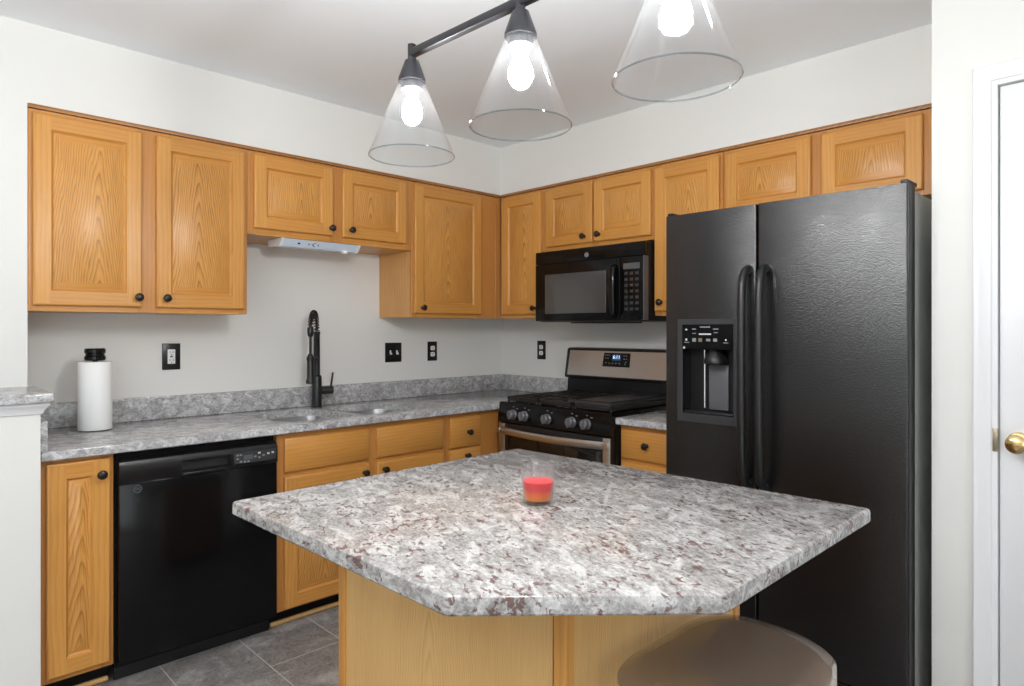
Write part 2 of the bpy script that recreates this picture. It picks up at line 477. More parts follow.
# far walls with window openings
def wall_with_opening(name, axis, pos, thick, a0, a1, o0, o1, z0, z1):
    bm = nb()
    def bx(u0, u1, zz0, zz1):
        if axis == 'y': box(bm, u0, u1, pos - thick, pos, zz0, zz1)
        else: box(bm, pos - thick, pos, u0, u1, zz0, zz1)
    bx(a0, o0, FZ, CEIL); bx(o1, a1, FZ, CEIL); bx(o0, o1, z1, CEIL)
    if z0 > FZ: bx(o0, o1, FZ, z0)
    return struct(name, bm, M['wall'])
wall_with_opening('wall_south', 'y', WB, 0.1, WL, XW + 0.1, -5.8, -2.8, 0.25, 2.3)
bm = nb(); box(bm, WL - 0.1, WL, WB, WN, FZ, CEIL); struct('wall_west', bm, M['wall'])
def window(name, axis, pos, u0, u1, z0, z1):
    bm = nb(); t = 0.06
    def bx(b, a0, a1, zz0, zz1, d0=-0.08, d1=-0.02):
        if axis == 'y': box(b, a0, a1, pos + d0, pos + d1, zz0, zz1)
        else: box(b, pos + d0, pos + d1, a0, a1, zz0, zz1)
    um = (u0 + u1) / 2
    bx(bm, u0, u0 + t, z0, z1); bx(bm, u1 - t, u1, z0, z1); bx(bm, um - t / 2, um + t / 2, z0, z1)
    bx(bm, u0, u1, z0, z0 + t); bx(bm, u0, u1, z1 - t, z1)
    root = struct(name, bm, M['white_trim'])
    g = nb(); bx(g, u0 + t, u1 - t, z0 + t, z1 - t, -0.055, -0.049); obj('glazing', g, M['window_glass'], root)
window('window_1', 'y', WB, -5.8, -2.8, 0.25, 2.3)

# half wall closing the counter, with moulding and granite cap
bm = nb(); box(bm, -2.90, -2.742, -0.665, -0.3232, FZ, 1.083); hw = struct('wall_half', bm, M['wall'])
bm = nb()
prof = [(0.0, 1.083), (0.022, 1.083), (0.022, 1.075), (0.016, 1.068), (0.009, 1.058), (0.006, 1.047), (0.0, 1.045)]
A = [(-2.742, -0.665), (-2.90, -0.665)]
def sweep_profile(bm, path, prof, closed=False):
    """path of (x,y, outward mitre x, outward mitre y)"""
    rings = [[bm.verts.new((x + mx * d, y + my * d, z)) for d, z in prof] for x, y, mx, my in path]
    for R, S in zip(rings, rings[1:]):
        for k in range(len(prof)):
            k2 = (k + 1) % len(prof)
            bm.faces.new((R[k], R[k2], S[k2], S[k]))
    for R in (rings[0], rings[-1]): bm.faces.new(R)
sweep_profile(bm, [(-2.742, -0.324, 1, 0), (-2.742, -0.665, 1, -1), (-2.90, -0.665, -1, -1), (-2.90, -0.324, -1, 0)], prof)
struct('trim_1', bm, M['white_trim'])
bm = nb(); slab(bm, rounded_poly([(-2.935, -0.700), (-2.707, -0.700), (-2.707, -0.3235), (-2.935, -0.3235)], [0.008, 0.008, 0, 0], 3), 1.0835, 1.115, 0.005)
tag(obj('granite_ledge', bm, M['granite_counter']), 'grey granite slab capping the white half wall at the counter end', 'ledge')

# oak strip running under the soffit
bm = nb()
box(bm, -2.729, -0.3234, -0.331, -0.3234, 2.151, 2.167, 0, 0.003)
box(bm, -0.331, -0.3234, -2.749, -0.3236, 2.151, 2.167, 0, 0.003)
t_ = struct('trim_2', bm, M['oak_dark_trim'])

# closet door and casing
bm = nb()
cw = 0.062
def casing(bm):
    # stepped profile: (distance from opening, thickness)
    prof = [(0.0, 0.0), (0.0, 0.010), (0.012, 0.012), (0.016, 0.016), (0.044, 0.018), (0.050, 0.021), (cw - 0.004, 0.021), (cw, 0.016), (cw, 0.0)]
    path = [(DY0, FZ, 1, 0), (DY0, DZ, 1, 1), (DY1, DZ, -1, 1), (DY1, FZ, -1, 0)]
    rings = [[bm.verts.new((XW - 0.0003 - h, y + my * d, z + mz * d)) for d, h in prof] for y, z, my, mz in path]
    for R, S in zip(rings, rings[1:]):
        for k in range(len(prof)):
            bm.faces.new((R[k], R[(k + 1) % len(prof)], S[(k + 1) % len(prof)], S[k]))
    for R in (rings[0], rings[-1]): bm.faces.new(R)
casing(bm)
struct('trim_3', bm, M['white_trim'])
bm = nb()
box(bm, XW + 0.004, XW + 0.039, DY1 + 0.004, DY0 - 0.004, FZ + 0.008, DZ - 0.004, 0, 0.002)
dr = struct('door_1', bm, M['door_white'])
# raised panels of the door
bm = nb()
for zc0, zc1 in ((0.25, 0.88), (1.16, 1.92)):
    for yc0, yc1 in ((-3.28, -3.06), (-3.56, -3.34)):
        yc0, yc1 = yc0 - 0.005, yc1 - 0.005
        L = []
        for ins, d in ((0, 0.0035), (0.012, -0.003), (0.03, -0.003), (0.05, 0.003)):
            L.append([bm.verts.new((XW + 0.0035 - d + 0.0, yy, zz)) for yy, zz in ((yc0 + ins, zc0 + ins), (yc1 - ins, zc0 + ins), (yc1 - ins, zc1 - ins), (yc0 + ins, zc1 - ins))])
        for A_, B_ in zip(L, L[1:]):
            for k in range(4): bm.faces.new((A_[k], A_[(k + 1) % 4], B_[(k + 1) % 4], B_[k]))
        bm.faces.new(L[-1])
obj('panel', bm, M['door_white'], dr)
bm = nb()
lathe(bm, [(0.031, 0.0), (0.031, 0.004), (0.026, 0.008), (0.012, 0.010), (0.011, 0.026), (0.018, 0.031), (0.026, 0.040), (0.0285, 0.050), (0.026, 0.060), (0.018, 0.066), (0.0, 0.068)], (XW + 0.004, -2.975, 0.989), (-1, 0, 0), 32)
o = obj('door_knob', bm, M['brass'], dr); o['label'] = 'polished brass knob'
bm = nb(); box(bm, XW - 0.012, XW + 0.002, -2.9255, -2.9245 + 0.002, 0.957, 1.027, 0, 0.001); box(bm, XW - 0.0135, XW - 0.0105, -2.9245, -2.912, 0.957, 1.027, 0, 0.002)
o = obj('strike_plate', bm, M['brass_dull'], dr); o['label'] = 'dull brass strike plate'
bm = nb(); box(bm, XW - 0.014, XW - 0.0002, DY0 + cw + 0.001, -2.751, FZ, FZ + 0.085, 0, 0.003); struct('baseboard_closet', bm, M['white_trim'])

# ------------------------------------------------------------------ cabinets
def knob_bm():
    bm = nb()
    lathe(bm, [(0.010, 0), (0.0095, 0.003), (0.006, 0.005), (0.0055, 0.013), (0.010, 0.016), (0.0155, 0.020), (0.0165, 0.024), (0.014, 0.029), (0.008, 0.032), (0, 0.033)], (0, 0, 0), (0, -1, 0), 24)
    return bm
def add_knob(parent, x, z, y):
    o = obj('knob', knob_bm(), M['bronze'], parent, (x, y, z)); return o

def door_bm(w, h, st=0.055, t=0.020):
    """raised-panel door centred on its own origin, front towards -y"""
    bm = nb(); hw_, hh = w / 2, h / 2
    def loop(i, d): return [bm.verts.new((sx * (hw_ - i), d, sz * (hh - i))) for sx, sz in ((-1, -1), (1, -1), (1, 1), (-1, 1))]
    def ring(A, B, mats):
        for k in range(4):
            f = bm.faces.new((A[k], A[(k + 1) % 4], B[(k + 1) % 4], B[k])); f.material_index = mats[k]
    vm = (1, 0, 1, 0)          # bottom, right, top, left  (0 stile, 1 rail, 2 panel)
    back = loop(0, t); bm.faces.new(back)
    e0 = loop(0, 0.0045); ring(back, e0, vm)
    e1 = loop(0.0035, 0.0008); ring(e0, e1, vm)
    e2 = loop(0.006, 0.0); ring(e1, e2, vm)
    # butt-jointed frame face
    i0, i1 = 0.006, st
    def q(x0, x1, z0, z1, m):
        f = bm.faces.new([bm.verts.new(p) for p in ((x0, 0, z0), (x1, 0, z0), (x1, 0, z1), (x0, 0, z1))]); f.material_index = m
    q(-hw_ + i0, -hw_ + i1, -hh + i0, hh - i0, 0); q(hw_ - i1, hw_ - i0, -hh + i0, hh - i0, 0)
    q(-hw_ + i1, hw_ - i1, -hh + i0, -hh + i1, 1); q(-hw_ + i1, hw_ - i1, hh - i1, hh - i0, 1)
    f0 = loop(st, 0.0); f1 = loop(st + 0.003, 0.0065); f2 = loop(st + 0.009, 0.0100); ring(f0, f1, vm); ring(f1, f2, vm)
    f3 = loop(st + 0.034, 0.0022); ring(f2, f3, (1, 2, 1, 2))
    f4 = loop(st + 0.036, 0.0012); ring(f3, f4, (2, 2, 2, 2))
    f = bm.faces.new(f4); f.material_index = 2
    return bm

def drawer_bm(w, h, t=0.020):
    bm = nb(); hw_, hh = w / 2, h / 2
    L = []
    for i, d in ((0, t), (0, 0.007), (0.003, 0.004), (0.009, 0.0025), (0.013, 0.0)):
        L.append([bm.verts.new((sx * (hw_ - i), d, sz * (hh - i))) for sx, sz in ((-1, -1), (1, -1), (1, 1), (-1, 1))])
    bm.faces.new(L[0])
    for A_, B_ in zip(L, L[1:]):
        for k in range(4): bm.faces.new((A_[k], A_[(k + 1) % 4], B_[(k + 1) % 4], B_[k]))
    bm.faces.new(L[-1]); return bm
DM = lambda: [M['oak_stile'], M['oak_rail'], M['oak_panel']]

def cabinet(name, label, cat, x0, x1, z0, z1, depth, doors=(), drawers=(), rotz=0.0, toe=False, group=None, stiles=(), rail_top=0.03, rail_bot=0.03, mids=(), open_top=False):
    """unit along local x, back at y=0, face at y=-depth.  doors (xa,xb,za,zb,knobx,knobz|None)"""
    root = thing(name, label, cat, (0, 0, 0), rotz, group)
    cx = (x0 + x1) / 2; root.location = Matrix.Rotation(rotz, 3, 'Z') @ Vector((cx, 0, z0 if not toe else FZ)); zb = root.location.z
    g = 0.0006; y0 = -depth + 0.0185
    bm = nb(); th = 0.016
    a, b = x0 - cx + g, x1 - cx - g; c, d = z0 - zb, z1 - zb - g
    yb = -0.0006
    box(bm, a, a + th, y0, yb, c, d); box(bm, b - th, b, y0, yb, c, d)
    box(bm, a + th, b - th, y0, yb, c, c + th)
    if not open_top: box(bm, a + th, b - th, y0, yb, d - th, d)
    box(bm, a + th, b - th, yb - 0.008, yb, c + th, d - th)
    if toe:
        box(bm, a, a + th, y0 + 0.075, yb, 0.0003, c); box(bm, b - th, b, y0 + 0.075, yb, 0.0003, c)
    obj('carcass', bm, M['oak_carcass'], root)
    bm = nb()
    sl = [(x0, x0 + 0.04)] + [(p, q_) for p, q_ in stiles] + [(x1 - 0.04, x1)]
    for p, q_ in sl: box(bm, p - cx + g, q_ - cx - g, -depth, y0, c, d, 0, 0.0012, 1)
    for p, q_ in zip(sl, sl[1:]):
        box(bm, p[1] - cx - g, q_[0] - cx + g, -depth + 0.0003, y0, d - rail_top, d, 1, 0); box(bm, p[1] - cx - g, q_[0] - cx + g, -depth + 0.0003, y0, c, c + rail_bot, 1, 0)
        for mz in mids: box(bm, p[1] - cx - g, q_[0] - cx + g, -depth + 0.0003, y0, mz - 0.02 - zb, mz + 0.02 - zb, 1, 0)
    obj('face_frame', bm, [M['oak_frame'], M['oak_rail']], root)
    yf = -depth - 0.0205
    for xa, xb, za, zb_, kx, kz in doors:
        o = obj('door', door_bm(xb - xa, zb_ - za), DM(), root, ((xa + xb) / 2 - cx, yf, (za + zb_) / 2 - zb))
        if kx is not None: add_knob(o, kx - (xa + xb) / 2, kz - (za + zb_) / 2, 0)
    for xa, xb, za, zb_, kx, kz in drawers:
        o = obj('drawer', drawer_bm(xb - xa, zb_ - za), M['oak_rail'], root, ((xa + xb) / 2 - cx, yf, (za + zb_) / 2 - zb))
        if kx is not None: add_knob(o, kx - (xa + xb) / 2, kz - (za + zb_) / 2, 0)
    if toe:
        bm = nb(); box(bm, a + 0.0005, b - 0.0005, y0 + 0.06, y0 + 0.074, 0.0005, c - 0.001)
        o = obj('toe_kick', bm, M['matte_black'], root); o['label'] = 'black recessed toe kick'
        bm = nb(); box(bm, a + 0.0005, b - 0.0005, y0 + 0.042, y0 + 0.059, 0.0005, 0.020, 0, 0.007, 3)
        o = obj('shoe_strip', bm, M['oak_veneer'], root); o['label'] = 'pale oak strip along the floor'
    return root

ZB, ZT = 1.396, 2.150
DB, DT = 1.418, 2.133
UD = 0.323
R90 = -PI / 2
GW = 'oak wall cabinets'
cabinet('wall_cabinet', 'wide two-door oak wall cabinet above the paper towel roll', 'cabinet', -2.729, -1.914, ZB, ZT, UD,
        [(-2.715, -2.352, DB, DT, -2.367, 1.457), (-2.297, -1.932, DB, DT, -2.262, 1.457)], group=GW, stiles=[(-2.365, -2.285)])
cabinet('wall_cabinet', 'short two-door oak wall cabinet above the sink and faucet', 'cabinet', -1.914, -1.000, 1.765, ZT, UD,
        [(-1.886, -1.489, 1.795, DT, -1.502, 1.832), (-1.434, -1.044, 1.795, DT, -1.390, 1.834)], group=GW, stiles=[(-1.50, -1.42)])
cabinet('wall_cabinet', 'tall one-door oak wall cabinet between sink and corner, knob at lower left', 'cabinet', -1.000, -0.324, ZB, ZT, UD,
        [(-0.987, -0.497, DB, DT, -0.940, 1.449)], group=GW, stiles=[(-0.52, -0.364)])
cabinet('wall_cabinet', 'narrow one-door oak wall cabinet between the corner and the microwave', 'cabinet', 0.3246, 0.697, ZB, ZT, UD,
        [(0.354, 0.683, DB, DT, 0.640, 1.453)], rotz=R90, group=GW)
cabinet('wall_cabinet', 'short two-door oak wall cabinet directly above the black microwave', 'cabinet', 0.697, 1.458, 1.780, ZT, UD,
        [(0.726, 1.066, 1.803, DT, 1.017, 1.838), (1.081, 1.442, 1.803, DT, 1.118, 1.840)], rotz=R90, group=GW, stiles=[(1.055, 1.095)])
cabinet('wall_cabinet', 'tall one-door oak wall cabinet between microwave and refrigerator top', 'cabinet', 1.458, 1.829, ZB, ZT, UD,
        [(1.466, 1.814, DB, DT, 1.506, 1.462)], rotz=R90, group=GW)
cabinet('wall_cabinet', 'short two-door oak wall cabinet above the black refrigerator', 'cabinet', 1.829, 2.700, 1.830, ZT, UD,
        [(1.846, 2.228, 1.85, DT, None, None), (2.272, 2.636, 1.85, DT, None, None)], rotz=R90, group=GW, stiles=[(2.215, 2.285), (2.625, 2.662)])

BD = 0.609; BZ, BT = 0.115, 0.8815
GB = 'oak base cabinets'
cabinet('base_cabinet', 'narrow one-door oak base cabinet between half wall and dishwasher', 'cabinet', -2.735, -2.516, BZ, BT, BD,
        [(-2.719, -2.531, 0.135, 0.866, -2.560, 0.812)], toe=True, group=GB)
cabinet('base_cabinet', 'wide oak sink base cabinet with two false drawer fronts over two doors', 'cabinet', -1.906, -0.990, BZ, BT, BD,
        [(-1.875, -1.460, 0.125, 0.690, -1.488, 0.655), (-1.414, -1.014, 0.125, 0.690, -1.378, 0.655)],
        [(-1.875, -1.460, 0.712, 0.857, None, None), (-1.414, -1.014, 0.712, 0.857, None, None)], toe=True, group=GB, stiles=[(-1.47, -1.40)], rail_top=0.035, mids=(0.70,), open_top=True)
cabinet('base_cabinet', 'oak base cabinet with stacked drawers in the corner beside the stove', 'cabinet', -0.990, -0.6075, BZ, BT, BD,
        [], [(-0.967, -0.755, 0.700, 0.857, -0.846, 0.777), (-0.967, -0.755, 0.42, 0.688, -0.861, 0.652), (-0.967, -0.755, 0.13, 0.408, -0.861, 0.37)], toe=True, group=GB, stiles=[(-0.765, -0.644)], mids=(0.694, 0.414))
# filler beside the stove (turns the corner), and the small base cabinet before the refrigerator
cabinet('base_cabinet', 'thin oak filler unit in the corner along the left side of the stove', 'cabinet', 0.6105, 0.6835, BZ, BT, 0.6065, [], rotz=R90, toe=False, group=GB)
cabinet('base_cabinet', 'narrow oak base cabinet with drawers between stove and refrigerator', 'cabinet', 1.4575, 1.822, BZ, BT, BD,
        [], [(1.470, 1.806, 0.725, 0.860, 1.617, 0.798), (1.470, 1.806, 0.43, 0.708, 1.638, 0.66), (1.470, 1.806, 0.13, 0.415, 1.638, 0.37)], rotz=R90, toe=True, group=GB, mids=(0.717, 0.422))

# ------------------------------------------------------------------ counters
def superloop(x0, x1, y0, y1, r, seg=7):
    rr = r if isinstance(r, (list, tuple)) else [r] * 4
    return rounded_poly([(x0, y0), (x1, y0), (x1, y1), (x0, y1)], rr, seg)
H1 = superloop(-1.850, -1.485, -0.560, -0.155, [0.14, 0.05, 0.07, 0.10]); H2 = superloop(-1.445, -1.075, -0.560, -0.155, [0.05, 0.14, 0.10, 0.07])
ct = thing('granite_countertop', 'long grey granite countertop with backsplash holding the sink in the corner run', 'countertop', (-1.37, 0, 0.8822))
def off(o): o.location = tuple(-v for v in ct.location); return o
bm = nb()
slab(bm, [(-2.737, -0.648), (-0.648, -0.648), (-0.648, -0.6815), (-0.001, -0.6815), (-0.001, -0.001), (-2.737, -0.001)], 0.8822, 0.914, 0.005, (H1[::-1], H2[::-1]))
off(obj('slab', bm, M['granite_counter'], ct))
bm = nb()
box(bm, -2.728, -0.0005, -0.021, -0.0006, 0.9142, 1.018, 0, 0.002); off(obj('backsplash', bm, M['granite_counter'], ct))
bm = nb()
box(bm, -0.021, -0.0006, -0.640, -0.0215, 0.9142, 1.018, 0, 0.002); off(obj('backsplash', bm, M['granite_counter'], ct))
bm = nb()
box(bm, -2.7395, -2.719, -0.647, -0.0215, 0.9142, 1.018, 0, 0.002)
o = obj('backsplash', bm, M['granite_counter'], ct); off(o)

bm = nb(); slab(bm, [(-0.648, -1.824), (-0.001, -1.824), (-0.001, -1.4565), (-0.648, -1.4565)], 0.8822, 0.914, 0.005)
ct2 = tag(obj('granite_countertop', bm, M['granite_counter']), 'short grey granite countertop piece between stove and refrigerator', 'countertop')

# sink: two steel bowls under the counter holes
sk = thing('kitchen_sink', 'stainless steel double-bowl sink set under the granite countertop', 'sink', (-1.46, -0.35, 0.70))
def bowl(H):
    bm = nb(); cx = sum(p[0] for p in H) / len(H); cy = sum(p[1] for p in H) / len(H)
    prev = None
    for s, z in ((1.02, 0.8815), (1.0, 0.8815), (0.985, 0.85), (0.95, 0.72), (0.90, 0.70), (0.3, 0.695)):
        R = [bm.verts.new((cx + (x - cx) * s + 1.46, cy + (y - cy) * s + 0.35, z - 0.70)) for x, y in H]
        if prev:
            for k in range(len(R)): bm.faces.new((prev[k], prev[(k + 1) % len(R)], R[(k + 1) % len(R)], R[k]))
        prev = R
    bm.faces.new(prev)
    o = obj('bowl', bm, M['sink_steel'], sk)
    d = nb(); lathe(d, [(0.045, 0), (0.045, 0.004), (0.03, 0.003), (0.0, -0.001)], (cx + 1.46, cy + 0.35, -0.0045), (0, 0, 1), 24, caps=False)
    obj('drain', d, M['chrome'], o)
bowl(H1); bowl(H2)

# ------------------------------------------------------------------ island
isl_z0 = FZ
ib = thing('island_cabinet', 'pale oak kitchen island base carrying the five-sided granite top', 'kitchen island', (-1.925, -2.145, FZ))
BX0, BX1, BY0, BY1 = -2.25, -1.60, -2.539, -1.752
def il(x, y): return x + 1.925, y + 2.145
bm = nb()
box(bm, BX0 + 1.925 + 0.012, BX1 + 1.925 - 0.004, BY0 + 2.145 + 0.012, BY1 + 2.145 - 0.004, 0.075, 0.8515)
obj('carcass', bm, M['oak_carcass'], ib)
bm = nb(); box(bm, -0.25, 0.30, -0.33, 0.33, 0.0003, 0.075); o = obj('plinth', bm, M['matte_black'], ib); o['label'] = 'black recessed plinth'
# end panels are turned so that their own x axis runs along the panel
L1 = BY1 - BY0
bm = nb(); box(bm, -L1 / 2 + 0.02, L1 / 2 - 0.03, -0.006, 0.006, -0.388, 0.388)
o = obj('side_panel', bm, M['oak_veneer'], ib, (BX0 + 1.925 + 0.006, (BY0 + BY1) / 2 + 2.145, 0.464), -PI / 2)
L2 = BX1 - BX0
bm = nb(); box(bm, -L2 / 2 + 0.022, L2 / 2 - 0.02, -0.006, 0.006, -0.388, 0.388)
o = obj('back_panel', bm, M['oak_veneer'], ib, ((BX0 + BX1) / 2 + 1.925, BY0 + 2.145 + 0.006, 0.464)); o['label'] = 'pale panel facing the stool'
def corner_strip(x0, x1, y0, y1):
    bm = nb(); box(bm, x0 + 1.925, x1 + 1.925, y0 + 2.145, y1 + 2.145, 0.0755, 0.8515, 0, 0.0015, 1)
    obj('corner_strip', bm, M['oak_stile'], ib)
corner_strip(BX0 - 0.007, BX0 + 0.0185, BY0 - 0.007, BY0 + 0.022)
corner_strip(BX0 - 0.006, BX0 + 0.016, BY1 - 0.026, BY1 + 0.004)
corner_strip(BX1 - 0.020, BX1 + 0.004, BY0 - 0.006, BY0 + 0.016)
# doors on the stove side of the island
for xa in (-0.31, 0.005):
    o = obj('door', door_bm(0.30, 0.70), DM(), ib, (-(xa + 0.15), BY1 + 2.145 + 0.020, 0.46), PI)
    add_knob(o, 0.10, 0.30, 0)
IP = [(-2.513, -2.523), (-2.197, -2.822), (-1.494, -2.816), (-1.537, -1.699), (-2.528, -1.720)]
bm = nb(); slab(bm, rounded_poly(IP, [0.022, 0.022, 0.014, 0.014, 0.014], 5), 0.882, 0.914, 0.007)
it = tag(obj('granite_island_top', bm, M['granite_island'], keep=False), 'large five-sided grey granite island top flecked with maroon and white', 'countertop')

# ------------------------------------------------------------------ tumbler on the island
tb = thing('glass_tumbler', 'small clear glass holding red and orange layers on the island top', 'glass', (-2.012, -2.247, 0.9141)); tb.scale = (1.1, 1.1, 1.02)
bm = nb()
lathe(bm, [(0.0, 0.0), (0.024, 0.0), (0.0295, 0.004), (0.0318, 0.012), (0.0338, 0.040), (0.0365, 0.070), (0.0385, 0.086), (0.0375, 0.0865), (0.0355, 0.070), (0.0329, 0.040), (0.0308, 0.015), (0.027, 0.009), (0.0, 0.008)], seg=40, caps=False)
obj('tumbler', bm, M['tumbler_glass'], tb)
bm = nb(); lathe(bm, [(0.0, 0.0085), (0.0268, 0.0095), (0.0305, 0.0150), (0.0327, 0.040), (0.0340, 0.052), (0.031, 0.0528), (0.0, 0.0515)], seg=40, caps=False)
o = obj('contents', bm, M['wax_orange'], tb); o['label'] = 'red layer shading to orange at the bottom'

# ------------------------------------------------------------------ faucet
fx, fy, fz = -1.447, -0.092, 0.9142
fa = thing('kitchen_faucet', 'tall black spring-neck faucet behind the double sink', 'faucet', (fx, fy, fz))
bm = nb(); lathe(bm, [(0.030, 0), (0.030, 0.004), (0.0265, 0.008), (0.0255, 0.16), (0.022, 0.168), (0.017, 0.172), (0.0165, 0.385), (0.018, 0.388), (0.018, 0.40), (0.012, 0.403)], seg=28); obj('body', bm, M['soft_black'], fa)
dx, dy = -0.085, -0.094
arc = []
for k in range(25):
    t = k / 24 * PI
    f_ = (1 - math.cos(t)) / 2
    arc.append(Vector((dx * f_, dy * f_, 0.405 + 0.105 * math.sin(t) - (0.02 * f_))))
tail = [Vector((dx, dy, z)) for z in (0.37, 0.34, 0.30, 0.275)]
bm = nb(); tube(bm, arc + tail, 0.0065, 10); obj('hose', bm, M['soft_black'], fa)
# coil wound on the arch
bm = nb(); pts = []; turns = 17; N = turns * 10
path = arc[:22]
for i in range(N + 1):
    s = i / N * (len(path) - 1); k = min(int(s), len(path) - 2); p = path[k].lerp(path[k + 1], s - k)
    tg = (path[k + 1] - path[k]).normalized(); side = Vector((-dy, dx, 0)).normalized(); up = tg.cross(side).normalized()
    a_ = 2 * PI * turns * i / N
    pts.append(p + (side * math.cos(a_) + up * math.sin(a_)) * 0.0125)
tube(bm, pts, 0.0030, 6); obj('spring', bm, M['soft_black'], fa)
bm = nb(); lathe(bm, [(0.012, 0.425), (0.0155, 0.420), (0.0165, 0.40), (0.0135, 0.380), (0.009, 0.374)], (dx, dy, 0.0), seg=20); obj('collar', bm, M['soft_black'], fa)
bm = nb(); lathe(bm, [(0.009, 0.288), (0.0145, 0.278), (0.0175, 0.265), (0.0175, 0.165), (0.019, 0.158), (0.022, 0.148), (0.022, 0.136), (0.016, 0.134)], (dx, dy, 0), seg=24); obj('spray_head', bm, M['soft_black'], fa)
bm = nb(); tube(bm, [(0, 0, 0.262), (dx * 0.85, dy * 0.85, 0.262)], 0.006, 10); lathe(bm, [(0.0195, 0.252), (0.0195, 0.272)], (dx, dy, 0), seg=20); obj('holder_arm', bm, M['soft_black'], fa)
bm = nb(); d_ = Vector((1, -0.25, 0)).normalized()
cyl(bm, d_ * 0.022 + Vector((0, 0, 0.088)), d_ * 0.085 + Vector((0, 0, 0.088)), 0.021, 0.021, 24)
tube(bm, [d_ * 0.074 + Vector((0, 0, 0.10)), d_ * 0.080 + Vector((0, 0, 0.14)), d_ * 0.086 + Vector((0, 0, 0.182))], [0.0055, 0.0055, 0.005], 10)
obj('lever_handle', bm, M['soft_black'], fa)

# ------------------------------------------------------------------ paper towel
bm = nb()
lathe(bm, [(0.020, 0.004), (0.0595, 0.004), (0.061, 0.007), (0.061, 0.277), (0.0595, 0.280), (0.020, 0.280), (0.020, 0.004)], seg=48, caps=False)
pt_ = tag(obj('paper_towel_roll', bm, M['paper'], None, (-2.487, -0.195, 0.9142)), 'white paper towel roll standing on the counter near the half wall', 'paper towel')
ph = thing('paper_towel_holder', 'black paper towel holder with round top poking out of the roll', 'holder', (-2.487, -0.195, 0.9142))
bm = nb(); lathe(bm, [(0.055, 0.0002), (0.055, 0.003), (0.02, 0.0038), (0.0, 0.0038)], seg=32); obj('base', bm, M['satin_black'], ph)
bm = nb(); lathe(bm, [(0.008, 0.004), (0.008, 0.288)], seg=16); obj('rod', bm, M['satin_black'], ph)
bm = nb(); lathe(bm, [(0.010, 0.283), (0.034, 0.285), (0.038, 0.290), (0.038, 0.302), (0.034, 0.306), (0.034, 0.313), (0.038, 0.317), (0.038, 0.330), (0.034, 0.335), (0.0, 0.335)], seg=32); obj('finial', bm, M['gloss_black'], ph)

# ------------------------------------------------------------------ outlets and switches
def plate_frame(name, label, cat, w, h, loc, rotz, group=None):
    r = thing(name, label, cat, loc, rotz, group)
    bm = nb(); box(bm, -w / 2, w / 2, -0.006, -0.0005, -h / 2, h / 2, 0, 0.002); o = obj('cover_plate', bm, M['satin_black'], r); return r
def duplex(r, round_=True):
    for s in (-1, 1):
        bm = nb()
        if round_:
            pts = []
            for k in range(28):
                a_ = 2 * PI * k / 28; pts.append((max(-0.0165, min(0.0165, 0.0175 * math.cos(a_))), s * 0.0195 + max(-0.0135, min(0.0135, 0.0175 * math.sin(a_)))))
            prism(bm, pts, 'y', -0.0085, -0.0055)
        o = obj('receptacle', bm, M['white_plastic'], r); o['label'] = 'white receptacle'
        bm = nb()
        for sx in (-0.006, 0.006): box(bm, sx - 0.0011, sx + 0.0011, -0.0088, -0.0084, s * 0.0195 - 0.002, s * 0.0195 + 0.006)
        cyl(bm, (0, -0.0084, s * 0.0195 - 0.007), (0, -0.0088, s * 0.0195 - 0.007), 0.0022, seg=10)
        obj('slots', bm, M['matte_black'], o)
    bm = nb(); cyl(bm, (0, -0.0055, 0), (0, -0.0068, 0), 0.003, seg=12); obj('screw', bm, M['soft_black'], r)
r = plate_frame('wall_outlet', 'black outlet plate with white square receptacle beside the paper towels', 'outlet', 0.079, 0.123, (-2.139, 0, 1.200), 0, 'outlets above the backsplash')
bm = nb(); box(bm, -0.0165, 0.0165, -0.0085, -0.0055, -0.0335, 0.0335, 0, 0.001); o = obj('receptacle', bm, M['white_plastic'], r); o['label'] = 'white square receptacle'
bm = nb()
for s in (-1, 1):
    for sx in (-0.0065, 0.0065): box(bm, sx - 0.0014, sx + 0.0014, -0.0089, -0.0084, s * 0.0185 - 0.002, s * 0.0185 + 0.007)
    cyl(bm, (0, -0.0084, s * 0.0185 - 0.008), (0, -0.0089, s * 0.0185 - 0.008), 0.0028, seg=10)
box(bm, -0.006, 0.006, -0.0092, -0.0084, -0.004, 0.004)
obj('slots', bm, M['control_grey'], o)
r = plate_frame('light_switch', 'black double switch plate with two white toggles right of the faucet', 'switch', 0.116, 0.116, (-0.903, 0, 1.190), 0)
for sx in (-0.023, 0.023):
    bm = nb(); box(bm, sx - 0.0045, sx + 0.0045, -0.009, -0.0055, -0.012, 0.012, 0, 0.001)
    prism(bm, [(-0.006, -0.004), (-0.019, -0.013), (-0.020, -0.006), (-0.006, 0.005)], 'x', sx - 0.004, sx + 0.004)
    o = obj('toggle', bm, M['white_plastic'], r); o['label'] = 'white toggle'
r = plate_frame('wall_outlet', 'black duplex outlet with white sockets on the sink wall near the corner', 'outlet', 0.073, 0.121, (-0.611, 0, 1.191), 0, 'outlets above the backsplash'); duplex(r)
r = plate_frame('wall_outlet', 'black duplex outlet with white sockets left of the stove backguard', 'outlet', 0.073, 0.121, (0, -0.377, 1.193), R90, 'outlets above the backsplash'); duplex(r)

